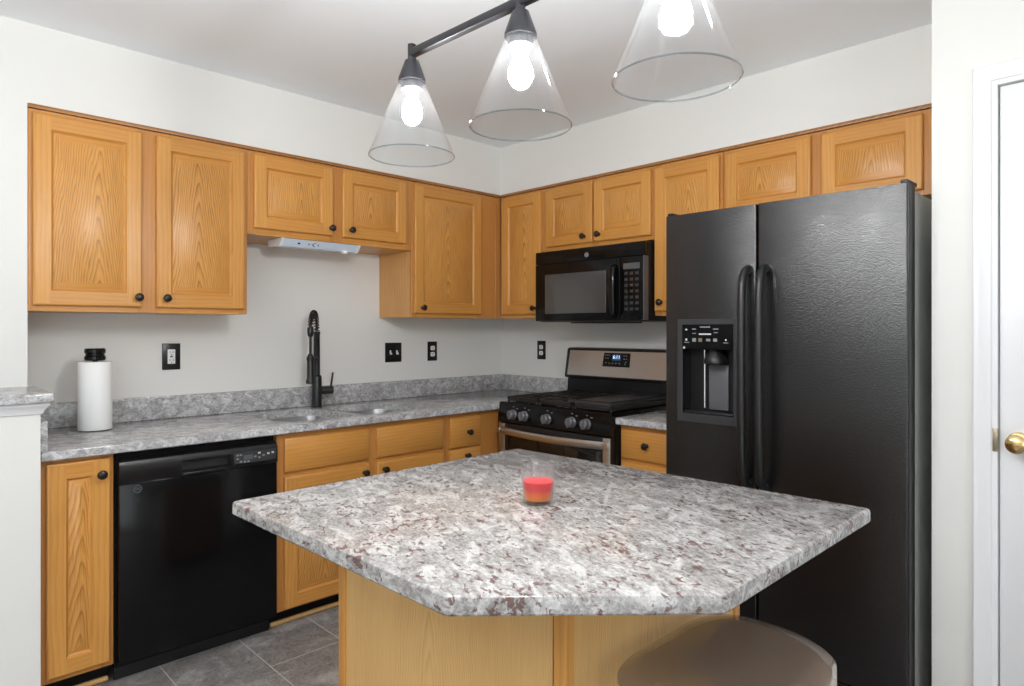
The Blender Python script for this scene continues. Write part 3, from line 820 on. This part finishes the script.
# ------------------------------------------------------------------ under-cabinet light
ul = thing('under_cabinet_light', 'white slim light fixture fixed under the cabinet above the sink', 'light', (-1.536, -0.24, 1.7645))
bm = nb(); prism(bm, [(-0.085, -0.002), (0.06, -0.002), (0.06, -0.030), (-0.052, -0.036)], 'x', -0.20, 0.20); obj('housing', bm, M['fixture_lens'], ul)
for s in (-1, 1):
    bm = nb(); prism(bm, [(-0.089, -0.0005), (0.064, -0.0005), (0.064, -0.033), (-0.054, -0.039)], 'x', s * 0.2005, s * 0.214); o = obj('end_cap', bm, M['white_plastic'], ul)
bm = nb(); box(bm, 0.125, 0.15, -0.066, -0.045, -0.047, -0.034, 0, 0.002); obj('rocker_switch', bm, M['white_plastic'], ul)
def on_face(u, v):    # point on the sloped front; u along x, v 0..1 downwards
    return (u, -0.0855 + 0.033 * v - 0.0006, -0.002 - 0.034 * v)
for u0, u1, v0, v1 in ((-0.125, -0.113, 0.4, 0.62), (-0.07, -0.064, 0.42, 0.62), (-0.02, -0.014, 0.42, 0.62)):
    bm = nb(); bm.faces.new([bm.verts.new(on_face(*p)) for p in ((u0, v0), (u1, v0), (u1, v1), (u0, v1))])
    obj('screw_slot', bm, M['matte_black'], ul)
bm = nb(); bm.faces.new([bm.verts.new(on_face(*p)) for p in ((-0.030, 0.25), (-0.046, 0.51), (-0.030, 0.78), (-0.036, 0.78), (-0.052, 0.51), (-0.036, 0.25))])
obj('arrow_mark', bm, M['matte_black'], ul)

# ------------------------------------------------------------------ dishwasher
dw = thing('dishwasher', 'black built-in dishwasher under the counter beside the sink cabinet', 'dishwasher', (-2.211, 0, FZ))
DX = 0.2985
bm = nb(); box(bm, -DX, DX, -0.595, -0.02, 0.06, 0.842); obj('tub', bm, M['matte_black'], dw)
bm = nb(); box(bm, -DX + 0.004, DX - 0.004, -0.640, -0.596, 0.085, 0.735, 0, 0.004); obj('door', bm, M['gloss_black'], dw)
bm = nb()
# control strip with a scooped handle pocket
prism(bm, [(-0.596, 0.736), (-0.641, 0.736), (-0.645, 0.742), (-0.645, 0.800), (-0.638, 0.815), (-0.622, 0.822), (-0.596, 0.822)], 'x', -DX + 0.004, -0.085)
prism(bm, [(-0.596, 0.736), (-0.641, 0.736), (-0.645, 0.742), (-0.645, 0.800), (-0.638, 0.815), (-0.622, 0.822), (-0.596, 0.822)], 'x', 0.100, DX - 0.004)
prism(bm, [(-0.596, 0.736), (-0.641, 0.736), (-0.645, 0.742), (-0.645, 0.748), (-0.612, 0.752), (-0.606, 0.785), (-0.645, 0.793), (-0.645, 0.800), (-0.638, 0.815), (-0.622, 0.822), (-0.596, 0.822)], 'x', -0.0849, 0.0999)
cp = obj('control_strip', bm, M['satin_black'], dw)
bm = nb(); box(bm, -0.083, 0.098, -0.658, -0.640, 0.738, 0.750, 0, 0.004); obj('handle_lip', bm, M['satin_black'], dw)
bm = nb(); box(bm, 0.112, DX - 0.012, -0.6462, -0.6448, 0.752, 0.797, 0, 0.0006, 1); o = obj('button_panel', bm, M['dispenser_grey'], dw)
bm = nb(); box(bm, 0.150, 0.188, -0.6472, -0.6458, 0.766, 0.784); obj('display', bm, M['lcd'], o)
for bx_, bz_ in ((0.126, 0.787), (0.139, 0.787), (0.126, 0.772), (0.139, 0.760), (0.155, 0.758), (0.170, 0.758), (0.198, 0.774), (0.215, 0.787), (0.215, 0.768), (0.233, 0.775), (0.253, 0.780), (0.272, 0.782)):
    bm = nb(); box(bm, bx_ - 0.005, bx_ + 0.005, -0.6474, -0.6458, bz_ - 0.0035, bz_ + 0.0035, 0, 0.0005, 1); obj('button', bm, M['print_white'] if bx_ > 0.2 and bz_ > 0.776 else M['key_grey'], o)
bm = nb(); box(bm, -DX + 0.006, DX - 0.006, -0.560, -0.545, 0.0005, 0.083, 0, 0.002); obj('toe_panel', bm, M['soft_black'], dw)
def emblem(parent, loc, r, m1, rot=(PI / 2, 0, 0)):
    bm = nb()
    lathe(bm, [(r * 0.86, 0.0), (r * 0.86, 0.0012), (r, 0.0012), (r, 0.0), (r * 0.86, 0.0)], (0, 0, 0), (0, -1, 0), 24, caps=False)
    e = obj('emblem', bm, m1, parent, loc, 0.0)
    text_mesh('emblem_lettering', 'GE', r * 1.05, m1, e, (0, -0.0004, 0), rot)
    return e
emblem(dw, (-0.235, -0.6402, 0.712), 0.014, M['control_grey'])

# ------------------------------------------------------------------ stove (local frame, turned to face -x)
st = thing('gas_range', 'black and stainless gas stove with five knobs against the far wall', 'stove', (0, -1.0705, FZ), R90)
SW = 0.3805; zf = FZ
bm = nb(); box(bm, -SW, SW, -0.640, -0.01, 0.05, 0.868); obj('body', bm, M['satin_black'], st)
bm = nb(); box(bm, -SW - 0.001, SW + 0.001, -0.668, -0.012, 0.869, 0.902, 0, 0.006); obj('cooktop', bm, M['gloss_black'], st)
bm = nb(); prism(bm, [(-0.6405, 0.790), (-0.672, 0.790), (-0.682, 0.796), (-0.674, 0.893), (-0.668, 0.902), (-0.6688, 0.868), (-0.6405, 0.868)], 'x', -SW, SW)
cpnl = obj('control_panel', bm, M['gloss_black'], st)
def rknob():
    bm = nb(); lathe(bm, [(0.027, 0), (0.027, 0.008), (0.0235, 0.011), (0.022, 0.030), (0.019, 0.033), (0.0, 0.033)], (0, 0, 0), (0, -1, 0.08), 24)
    box(bm, -0.0045, 0.0045, -0.041, -0.028, -0.022, 0.024, 0, 0.002)
    return bm
for yk in (0.803, 0.889, 1.051, 1.215, 1.308):
    lx = yk - 1.0705
    obj('knob', rknob(), M['knob_grey'], cpnl, (lx, -0.678, 0.840))
bm = nb()
for yk in (0.803, 0.889, 1.051, 1.215, 1.308):
    lx = yk - 1.0705
    box(bm, lx + 0.020, lx + 0.034, -0.6763, -0.6755, 0.872, 0.876); box(bm, lx - 0.006, lx + 0.004, -0.6762, -0.6752, 0.880, 0.884)
obj('dial_marks', bm, M['key_grey'], cpnl)
# oven door with handle
bm = nb(); box(bm, -SW + 0.003, SW - 0.003, -0.676, -0.641, 0.225, 0.788, 0, 0.004); od = obj('oven_door', bm, M['satin_black'], st)
bm = nb(); box(bm, -SW + 0.052, SW - 0.052, -0.6785, -0.6762, 0.26, 0.72, 0, 0.001); obj('oven_window', bm, M['oven_glass'], od)
for s in (-1, 1):
    bm = nb(); box(bm, *sorted((s * (SW - 0.003), s * (SW - 0.046))), -0.680, -0.6762, 0.228, 0.786, 0, 0.001)
    obj('side_trim', bm, M['steel'], od)
bm = nb(); hp = []
for k in range(21):
    u = -1 + 2 * k / 20; hp.append((u * (SW - 0.022), -0.694 - 0.030 * (1 - u * u), 0.752 - 0.004 * (1 - u * u)))
tube(bm, hp, 0.0165, 14, flat=(0.55, 1.15))
for s in (-1, 1): box(bm, *sorted((s * (SW - 0.012), s * (SW - 0.034))), -0.708, -0.6795, 0.738, 0.766, 0, 0.003)
o = obj('oven_handle', bm, M['steel'], od); o['label'] = 'bowed stainless handle'
bm = nb(); box(bm, -SW + 0.003, SW - 0.003, -0.674, -0.641, 0.06, 0.215, 0, 0.004); obj('drawer', bm, M['satin_black'], st)
for s in (-1, 1):
    for yy in (-0.60, -0.06):
        bm = nb(); cyl(bm, (s * 0.34, yy, 0.0003), (s * 0.34, yy, 0.051), 0.016, 0.014, 16); obj('foot', bm, M['matte_black'], st)
# backguard
bm = nb(); prism(bm, [(-0.012, 0.9025), (-0.108, 0.9025), (-0.101, 1.005), (-0.012, 1.005)], 'x', -SW, SW); obj('backguard_base', bm, M['gloss_black'], st)
bm = nb(); prism(bm, [(-0.012, 1.0055), (-0.105, 1.0055), (-0.125, 1.010), (-0.129, 1.020), (-0.101, 1.180), (-0.087, 1.188), (-0.012, 1.188)], 'x', -SW - 0.002, SW + 0.002)
bgd = obj('backguard', bm, M['satin_black'], st)
def on_bg(x, z, o_=0.0006):
    t = (z - 1.020) / (1.180 - 1.020); return (x, -0.129 + 0.028 * t - o_, z)
def bg_quad(bm, x0, x1, z0, z1, o_, n=1):
    bm.faces.new([bm.verts.new(on_bg(x, z, o_)) for x, z in ((x0, z0), (x1, z0), (x1, z1), (x0, z1))])
bm = nb(); pl = [on_bg(x, z, 0.0) for x, z in ((-SW + 0.018, 1.026), (SW - 0.018, 1.026), (SW - 0.022, 1.172), (-SW + 0.022, 1.172))]
Aq = [bm.verts.new(p) for p in pl]; Bq = [bm.verts.new((p[0], p[1] - 0.002, p[2])) for p in pl]
bm.faces.new(Bq)
for k in range(4): bm.faces.new((Aq[k], Aq[(k + 1) % 4], Bq[(k + 1) % 4], Bq[k]))
o = obj('steel_panel', bm, M['steel'], bgd); o['label'] = 'brushed stainless panel'
bm = nb(); pl = [on_bg(x + 0.034, z, 0.002) for x, z in ((-0.136, 1.084), (0.054, 1.084), (0.052, 1.163), (-0.133, 1.163))]
Aq = [bm.verts.new(p) for p in pl]; Bq = [bm.verts.new((p[0], p[1] - 0.0015, p[2])) for p in pl]
bm.faces.new(Bq)
for k in range(4): bm.faces.new((Aq[k], Aq[(k + 1) % 4], Bq[(k + 1) % 4], Bq[k]))
clk = obj('clock_panel', bm, M['gloss_black'], bgd)
bm = nb(); bg_quad(bm, -0.038, 0.024, 1.120, 1.154, 0.0041); obj('clock_display', bm, M['display'], clk)
tilt = math.atan2(0.028, 0.160)
text_mesh('clock_digits', '6:11', 0.030, M['digits'], clk, on_bg(-0.007, 1.139, 0.0047), (PI / 2 - tilt, 0, 0), 0.0002)
bm = nb()
for bx_, bz_ in ((-0.122, 1.150), (-0.108, 1.150), (-0.094, 1.150), (-0.115, 1.132), (-0.100, 1.132), (-0.112, 1.106), (-0.088, 1.104), (-0.066, 1.104), (-0.042, 1.104), (-0.018, 1.104), (0.010, 1.148), (0.026, 1.148), (0.012, 1.130), (0.028, 1.130), (0.026, 1.112), (0.022, 1.101)):
    bg_quad(bm, bx_ + 0.030, bx_ + 0.038, bz_ - 0.0022, bz_ + 0.0022, 0.0041)
obj('touch_keys', bm, M['key_grey'], clk)
# burners, grates and griddle
def burner(x, y, r):
    bm = nb(); lathe(bm, [(r * 1.25, 0.9022), (r * 1.25, 0.905), (r, 0.9055), (r, 0.9075), (r * 0.8, 0.908)], (x, y, 0), seg=24)
    o = obj('burner_head', bm, M['burner'], st)
    bm = nb(); lathe(bm, [(r * 0.78, 0.9082), (r * 0.82, 0.9105), (r * 0.7, 0.912), (0, 0.9125)], (x, y, 0), seg=24); obj('burner_cap', bm, M['cast_iron'], o)
for bx_, by_, br_ in ((-0.235, -0.52, 0.046), (-0.235, -0.23, 0.036), (0.235, -0.52, 0.042), (0.235, -0.23, 0.032), (0.0, -0.375, 0.040)): burner(bx_, by_, br_)
def grate(x0, x1, nx, bars=True):
    bm = nb(); y0, y1, z0, z1, t = -0.640, -0.125, 0.914, 0.931, 0.007
    def bar(xa, ya, xb, yb):
        if abs(xa - xb) < 1e-6: box(bm, xa - t, xa + t, min(ya, yb), max(ya, yb), z0, z1, 0, 0.002, 1)
        else: box(bm, min(xa, xb), max(xa, xb), ya - t, ya + t, z0, z1, 0, 0.002, 1)
    bar(x0 + t, y0, x0 + t, y1); bar(x1 - t, y0, x1 - t, y1); bar(x0, y0 + t, x1, y0 + t); bar(x0, y1 - t, x1, y1 - t); bar(x0, (y0 + y1) / 2, x1, (y0 + y1) / 2)
    for xa in (x0 + 0.002, x1 - 0.009): box(bm, xa, xa + 0.007, y0 + 0.02, y1 - 0.02, 0.907, z0)
    for ya in (y0 + 0.002, y1 - 0.009): box(bm, x0 + 0.02, x1 - 0.02, ya, ya + 0.007, 0.907, z0)
    xm = (x0 + x1) / 2
    for yc in (-0.52, -0.23):
        for k in range(nx):
            xk = x0 + (x1 - x0) * (k + 1) / (nx + 1)
            bar(xk, yc - 0.10, xk, yc - 0.03); bar(xk, yc + 0.03, xk, yc + 0.10)
        bar(x0, yc, xm - 0.03, yc); bar(xm + 0.03, yc, x1, yc)
    for xx in (x0 + t, x1 - t):
        for yy in (y0 + t, y1 - t): cyl(bm, (xx, yy, 0.9022), (xx, yy, z0 + 0.002), 0.007, seg=10)
    return bm
tag(obj('burner_grate', grate(-0.355, -0.122, 3), M['cast_iron'], None, (0, -1.0705, FZ + 0.0003), R90), 'black cast-iron grate over the left stove burners', 'stove grate', 'stove grates')
tag(obj('burner_grate', grate(-0.118, 0.118, 3), M['cast_iron'], None, (0, -1.0705, FZ + 0.0003), R90), 'black cast-iron grate over the middle stove burner beside the griddle', 'stove grate', 'stove grates')
tag(obj('burner_grate', grate(0.122, 0.355, 3), M['cast_iron'], None, (0, -1.0705, FZ + 0.0003), R90), 'black cast-iron grate under the flat griddle plate on the stove', 'stove grate', 'stove grates')
gd = thing('griddle_plate', 'flat grey cast griddle plate lying on the right stove burners', 'griddle', (-0.375, -1.0705 - 0.225, FZ + 0.9316), R90)
bm = nb(); box(bm, -0.15, 0.115, -0.255, 0.255, 0.0, 0.010, 0, 0.003); obj('plate', bm, M['griddle'], gd)
bm = nb()
for a_ in ((-0.15, -0.143, -0.255, 0.255), (0.108, 0.115, -0.255, 0.255), (-0.143, 0.108, -0.255, -0.248), (-0.143, 0.108, 0.248, 0.255)): box(bm, *a_, 0.0102, 0.019, 0, 0.002, 1)
obj('raised_rim', bm, M['cast_iron'], gd)

# ------------------------------------------------------------------ microwave
mw = thing('microwave', 'black over-the-range microwave mounted under the short oak cabinet', 'microwave', (0, -1.083, 1.370), R90)
MWW = 0.370
bm = nb(); box(bm, -MWW, MWW, -0.372, -0.004, 0.0, 0.3965, 0, 0.003); obj('body', bm, M['satin_black'], mw)
bm = nb(); box(bm, -MWW, MWW, -0.411, -0.3725, 0.326, 0.3965, 0, 0.003); top = obj('vent_strip', bm, M['gloss_black'], mw)
bm = nb()
for k in range(5): box(bm, -MWW + 0.03, MWW - 0.03, -0.4114, -0.4105, 0.372 + k * 0.0045, 0.3735 + k * 0.0045)
obj('vent_slots', bm, M['matte_black'], top)
bm = nb(); box(bm, -MWW, 0.225, -0.413, -0.3725, 0.004, 0.3245, 0, 0.004); md = obj('door', bm, M['gloss_black'], mw)
bm = nb(); box(bm, -MWW + 0.075, 0.135, -0.4142, -0.4122, 0.045, 0.265, 0, 0.001, 1); o = obj('window', bm, M['mw_window'], md)
bm = nb(); tube(bm, [(0.195, -0.4135, 0.022), (0.195, -0.437, 0.036), (0.195, -0.441, 0.10), (0.195, -0.443, 0.16), (0.195, -0.441, 0.23), (0.195, -0.437, 0.272), (0.195, -0.4135, 0.284)], 0.0165, 14, flat=(1.0, 0.55)); obj('handle', bm, M['gloss_black'], md)
bm = nb(); box(bm, 0.2265, MWW - 0.006, -0.411, -0.3725, 0.004, 0.3245, 0, 0.003); kp = obj('keypad_panel', bm, M['gloss_black'], mw)
bm = nb(); box(bm, MWW - 0.0055, MWW, -0.412, -0.3725, 0.004, 0.3245, 0, 0.001, 1); o = obj('edge_strip', bm, M['control_grey'], mw); o['label'] = 'thin grey edge'
bm = nb(); box(bm, 0.245, 0.345, -0.4122, -0.4108, 0.262, 0.292); obj('display', bm, M['lcd'], kp)
for rI in range(7):
    for c_ in range(3):
        x_, z_ = 0.262 + c_ * 0.033, 0.240 - rI * 0.030
        bm = nb(); box(bm, x_ - 0.010, x_ + 0.010, -0.4120, -0.4108, z_ - 0.007, z_ + 0.007, 0, 0.0004, 1); obj('key', bm, M['dispenser_grey'], kp)
emblem(mw, (0.006, -0.4113, 0.356), 0.012, M['print_white'])
bm = nb(); box(bm, -0.20, 0.12, -0.30, -0.06, -0.008, -0.0005, 0, 0.002); obj('grease_filter', bm, M['soft_black'], mw)

# ------------------------------------------------------------------ refrigerator
RF = thing('refrigerator', 'tall black side-by-side refrigerator with ice and water dispenser', 'refrigerator', (0, -2.2665, FZ), R90)
RWD = 0.4425; RH = 1.767        # half width, height above floor
split = 2.214 - 2.2665
bm = nb(); box(bm, -RWD + 0.004, RWD - 0.006, -0.700, -0.03, 0.02, RH - 0.018, 0, 0.004); obj('body', bm, M['fridge_side'], RF)
bm = nb(); box(bm, -RWD + 0.012, RWD - 0.014, -0.7245, -0.7005, 0.11, RH - 0.02); obj('gasket', bm, M['gasket'], RF)
bm = nb(); box(bm, -RWD + 0.01, RWD - 0.01, -0.755, -0.7005, 0.004, 0.095, 0, 0.003); gr = obj('kick_grille', bm, M['soft_black'], RF)
bm = nb()
for k in range(6): box(bm, -RWD + 0.05, RWD - 0.05, -0.7565, -0.7545, 0.018 + k * 0.012, 0.023 + k * 0.012)
obj('grille_slots', bm, M['matte_black'], gr)
def fdoor(x0, x1, hole=None):
    """door slab with rounded vertical edges; optional square opening for the dispenser"""
    bm = nb()
    z0, z1 = 0.105, RH - 0.006; yf, yb = -0.800, -0.725
    P = rounded_poly([(x0, yf), (x1, yf), (x1, yb), (x0, yb)], [0.007, 0.007, 0.004, 0.004], 5)
    if not hole:
        prism(bm, P, 'z', z0, z1)
    else:
        hx0, hx1, hz0, hz1 = hole
        prism(bm, P, 'z', z0, hz0); prism(bm, P, 'z', hz1, z1)
        prism(bm, rounded_poly([(x0, yf), (hx0, yf), (hx0, yb), (x0, yb)], [0.007, 0, 0, 0.004], 6), 'z', hz0, hz1)
        prism(bm, rounded_poly([(hx1, yf), (x1, yf), (x1, yb), (hx1, yb)], [0, 0.007, 0.004, 0], 6), 'z', hz0, hz1)
        box(bm, hx0, hx1, yb - 0.006, yb, hz0, hz1)
    return bm
# dispenser frame spans local x -0.378..-0.125
hx0, hx1, hz0, hz1 = -0.362, -0.143, 0.962, 1.218
FD = obj('freezer_door', fdoor(-RWD, split - 0.003, (hx0, hx1, hz0, hz1)), M['fridge_door'], RF, angle=25)
RD = obj('refrigerator_door', fdoor(split + 0.003, RWD), M['fridge_door'], RF, angle=25)
# edge strip of the fridge door on its hinge side
bm = nb(); prism(bm, rounded_poly([(RWD - 0.003, -0.798), (RWD + 0.003, -0.798), (RWD + 0.003, -0.735), (RWD - 0.003, -0.735)], 0.0025, 3), 'z', 0.108, RH - 0.010); obj('edge_trim', bm, M['soft_black'], RD)
for xx in (-RWD + 0.014, RWD - 0.014):
    bm = nb(); box(bm, xx - 0.012, xx + 0.012, -0.790, -0.69, RH - 0.0055, RH + 0.008, 0, 0.004); obj('hinge_cover', bm, M['satin_black'], RF)
def fhandle(x, m):
    bm = nb(); z0, z1 = 0.715, 1.522
    pts = [(x, -0.798, z0), (x, -0.832, z0 + 0.012), (x, -0.848, z0 + 0.05)]
    for k in range(1, 12): pts.append((x, -0.852 - 0.006 * math.sin(PI * k / 12), z0 + 0.05 + (z1 - z0 - 0.10) * k / 12))
    pts += [(x, -0.848, z1 - 0.05), (x, -0.832, z1 - 0.012), (x, -0.798, z1)]
    # smooth the path
    for _ in range(2):
        q_ = [Vector(pts[0])]
        for a_, b_ in zip(pts, pts[1:]):
            a_, b_ = Vector(a_), Vector(b_); q_ += [a_.lerp(b_, 0.25), a_.lerp(b_, 0.75)]
        q_.append(Vector(pts[-1])); pts = q_
    tube(bm, pts, 0.016, 14, flat=(0.95, 1.0)); return bm
obj('handle', fhandle(split - 0.033, 0), M['soft_black'], FD); obj('handle', fhandle(split + 0.033, 0), M['soft_black'], RD)
# dispenser
bm = nb()
ox0, ox1, oz0, oz1 = -0.384, -0.123, 0.928, 1.338
yF = -0.806
box(bm, ox0, hx0, yF, -0.8003, oz0, oz1, 0, 0.0015, 1); box(bm, hx1, ox1, yF, -0.8003, oz0, oz1, 0, 0.0015, 1)
box(bm, hx0 - 0.001, hx1 + 0.001, yF, -0.8003, oz0, hz0, 0, 0.0015, 1); box(bm, hx0 - 0.001, hx1 + 0.001, yF, -0.8003, oz1 - 0.022, oz1, 0, 0.0015, 1)
dp = obj('dispenser', bm, M['dispenser_grey'], FD); dp['label'] = 'dark grey framed ice and water dispenser'
bm = nb(); box(bm, hx0, hx1, -0.8065, -0.8003, hz1, oz1 - 0.0225, 0, 0.001, 1); dpp = obj('control_panel', bm, M['gloss_black'], dp)
bm = nb(); rc = ((hx0, -0.7315), (hx0, hz0), )
# recess lining
box(bm, hx0 + 0.0005, hx1 - 0.0005, -0.7375, -0.7315, hz0 + 0.0005, hz1 - 0.0005)
dl = obj('recess_lining', bm, M['satin_black'], dp)
bm = nb(); box(bm, hx0 + 0.004, hx1 - 0.004, -0.802, -0.74, hz0 + 0.001, hz0 + 0.010, 0, 0.003); obj('drip_tray', bm, M['soft_black'], dp)
bm = nb(); cxd = (hx0 + hx1) / 2 + 0.018
lathe(bm, [(0.020, 0.0), (0.026, -0.01), (0.040, -0.030), (0.046, -0.048), (0.044, -0.056), (0.0, -0.058)], (cxd, -0.772, hz1 - 0.0008), (0, 0, 1), 24); obj('ice_chute', bm, M['soft_black'], dp)
bm = nb(); box(bm, cxd - 0.042, cxd + 0.042, -0.748, -0.739, hz0 + 0.015, hz1 - 0.062, 0, 0.004); obj('paddle', bm, M['control_grey'], dp)
bm = nb(); cyl(bm, (hx0 + 0.070, -0.752, hz0 + 0.02), (hx0 + 0.070, -0.752, hz1 - 0.004), 0.0042, seg=12); o = obj('water_tube', bm, M['chrome'], dp); o['label'] = 'thin silver tube'
zc = 1.274
for u, v, w_, h_, kind in ((-0.090, 0.022, 0.008, 0.006, 0), (-0.090, -0.018, 0.008, 0.008, 0), (-0.055, 0.024, 0.016, 0.004, 1), (-0.055, 0.007, 0.016, 0.003, 1), (-0.008, 0.032, 0.044, 0.005, 1),
                          (-0.008, 0.004, 0.052, 0.005, 2), (0.038, 0.024, 0.022, 0.004, 1), (0.038, 0.010, 0.016, 0.003, 1), (-0.055, -0.019, 0.016, 0.014, 1), (-0.028, -0.019, 0.016, 0.014, 3),
                          (0.006, -0.019, 0.018, 0.010, 1), (0.036, -0.019, 0.016, 0.012, 1), (0.080, -0.018, 0.007, 0.006, 0), (0.080, -0.029, 0.020, 0.003, 1), (-0.088, -0.029, 0.022, 0.003, 1)):
    bm = nb(); cu_ = (hx0 + hx1) / 2 + u
    box(bm, cu_ - w_ / 2, cu_ + w_ / 2, -0.8073, -0.8062, zc + v - h_ / 2, zc + v + h_ / 2)
    obj('key', bm, {0: M['print_white'], 1: M['key_grey'], 2: M['print_white'], 3: M['brass_dull']}[kind], dpp)
bm = nb(); cyl(bm, (hx0 + 0.010, -0.8065, hz1 + 0.006), (hx0 + 0.010, -0.8085, hz1 + 0.006), 0.0045, seg=14); obj('indicator', bm, M['print_white'], dpp)

# ------------------------------------------------------------------ pendant light
PX = -2.155; BARZ = 2.023
pl_ = thing('pendant_light', 'black bar pendant light with three clear glass cone shades', 'pendant light', (PX, -2.331, CEIL - 0.0005))
def PZ(z): return z - (CEIL - 0.0005)
def sc(prof, k=1.1): return [(r * k, h * k) for r, h in prof]
bm = nb(); lathe(bm, [(0.065, 0.0), (0.065, -0.018), (0.058, -0.026), (0.012, -0.028)], seg=32); obj('canopy', bm, M['fixture_black'], pl_)
bm = nb(); cyl(bm, (0, 0, -0.028), (0, 0, PZ(BARZ)), 0.008, seg=16); obj('stem', bm, M['fixture_black'], pl_)
bm = nb(); box(bm, -0.0095, 0.0095, -0.385, 0.3925, -0.0095, 0.0095, 0, 0.002); obj('bar', bm, M['fixture_black'], pl_, (0, 0, PZ(BARZ))).rotation_euler = (0.022, 0, 0)
for sy, sdz in ((-1.9385, 0.0055), (-2.331, -0.005), (-2.7085, -0.0085)):
    ly = sy + 2.331
    bm = nb()
    zt = 1.957
    lathe(bm, sc([(0.0095, 0.083), (0.0095, 0.048), (0.0165, 0.045), (0.0175, 0.042), (0.0315, 0.003), (0.0315, -0.004), (0.025, -0.005), (0.025, -0.021), (0.019, -0.023)]), (0, 0, 0), (0, 0, 1), 32)
    lh = obj('lamp_holder', bm, M['fixture_black'], pl_, (0, ly, PZ(zt + sdz)))
    bm = nb()
    lathe(bm, sc([(0.0305, -0.006), (0.0995, -0.1745), (0.0975, -0.1745), (0.0285, -0.006)]), (0, 0, 0), (0, 0, 1), 64, 0, caps=False)
    lathe(bm, sc([(0.0996, -0.1745), (0.0998, -0.1764), (0.0986, -0.1776), (0.0973, -0.1764), (0.0975, -0.1745)]), (0, 0, 0), (0, 0, 1), 64, 1, caps=False)
    o = obj('glass_shade', bm, [M['shade_glass'], M['shade_rim']], lh)
    bm = nb(); lathe(bm, sc([(0.0125, -0.0365), (0.0135, -0.042), (0.018, -0.053), (0.0225, -0.064), (0.0240, -0.075), (0.0220, -0.087), (0.0155, -0.098), (0.007, -0.1035), (0.0, -0.1045)]), (0, 0, 0), (0, 0, 1), 24)
    o = obj('bulb', bm, M['bulb'], lh)
    bm = nb(); lathe(bm, sc([(0.0, -0.0235), (0.0165, -0.0235), (0.0165, -0.028), (0.0135, -0.036), (0.0, -0.0362)]), seg=24); obj('bulb_base', bm, M['white_plastic'], lh)
    o['label'] = 'glowing white bulb'

# ------------------------------------------------------------------ stool
sl = thing('bar_stool', 'glossy taupe round-seated bar stool pulled up beside the island', 'stool', (-2.01, -2.76, FZ))
ZS = 0.688
def seat_bm():
    bm = nb(); rings = []; seg = 96; NR = 22
    tab = [(-90, .145), (-70, .148), (-49, .160), (-34, .185), (-22, .196), (-3.5, .211), (15, .225), (36, .243), (60, .199), (75, .178), (90, .170)]
    def R(t):
        d = math.degrees(t) % 360
        if d > 270: d -= 360
        if d > 90: d = 180 - d
        d = max(-90.0, min(90.0, d))
        for (a0, r0), (a1, r1) in zip(tab, tab[1:]):
            if d <= a1:
                u = (d - a0) / (a1 - a0); return r0 + (r1 - r0) * u
        return tab[-1][1]
    R0 = R
    def R(t): return sum(R0(t + math.radians(q_)) * w_ for q_, w_ in ((-9, 1), (-6, 2), (-3, 3), (0, 3), (3, 3), (6, 2), (9, 1))) / 15
    def top(s, t):
        # dished seat, rolled down at the rim
        return ZS - 0.016 * (1 - s * s) - 0.010 * max(0, (s - 0.80) / 0.20) ** 2
    for i in range(1, NR + 1):
        s = i / NR; s = s ** 0.75
        rings.append([bm.verts.new((R(t) * s * math.cos(t), R(t) * s * math.sin(t), top(s, t))) for t in (2 * PI * k / seg for k in range(seg))])
    for s, dz in ((1.003, 0.004), (1.003, 0.009), (0.995, 0.014), (0.97, 0.018), (0.94, 0.020), (0.6, 0.024), (0.15, 0.024)):
        rings.append([bm.verts.new((R(t) * s * math.cos(t), R(t) * s * math.sin(t), top(min(s, 1.0), t) - dz)) for t in (2 * PI * k / seg for k in range(seg))])
    c = bm.verts.new((0, 0, top(0, 0)))
    for k in range(seg): bm.faces.new((c, rings[0][k], rings[0][(k + 1) % seg]))
    for A_, B_ in zip(rings, rings[1:]):
        for k in range(seg): bm.faces.new((A_[k], A_[(k + 1) % seg], B_[(k + 1) % seg], B_[k]))
    bm.faces.new(rings[-1]); return bm
obj('seat', seat_bm(), M['stool_seat'], sl, angle=60)
bm = nb(); lathe(bm, [(0.05, ZS - 0.041), (0.03, ZS - 0.06), (0.024, ZS - 0.07), (0.024, 0.03), (0.03, 0.025), (0.17, 0.010), (0.18, 0.0003)], seg=40)
obj('pedestal', bm, M['chrome'], sl)
bm = nb(); ring = [(0.13 * math.cos(2 * PI * k / 40), 0.13 * math.sin(2 * PI * k / 40), 0.24) for k in range(41)]
tube(bm, ring, 0.009, 10); tube(bm, [(0.02, 0, 0.24), (0.13, 0, 0.24)], 0.008, 8); tube(bm, [(-0.02, 0, 0.24), (-0.13, 0, 0.24)], 0.008, 8); obj('footrest', bm, M['chrome'], sl)
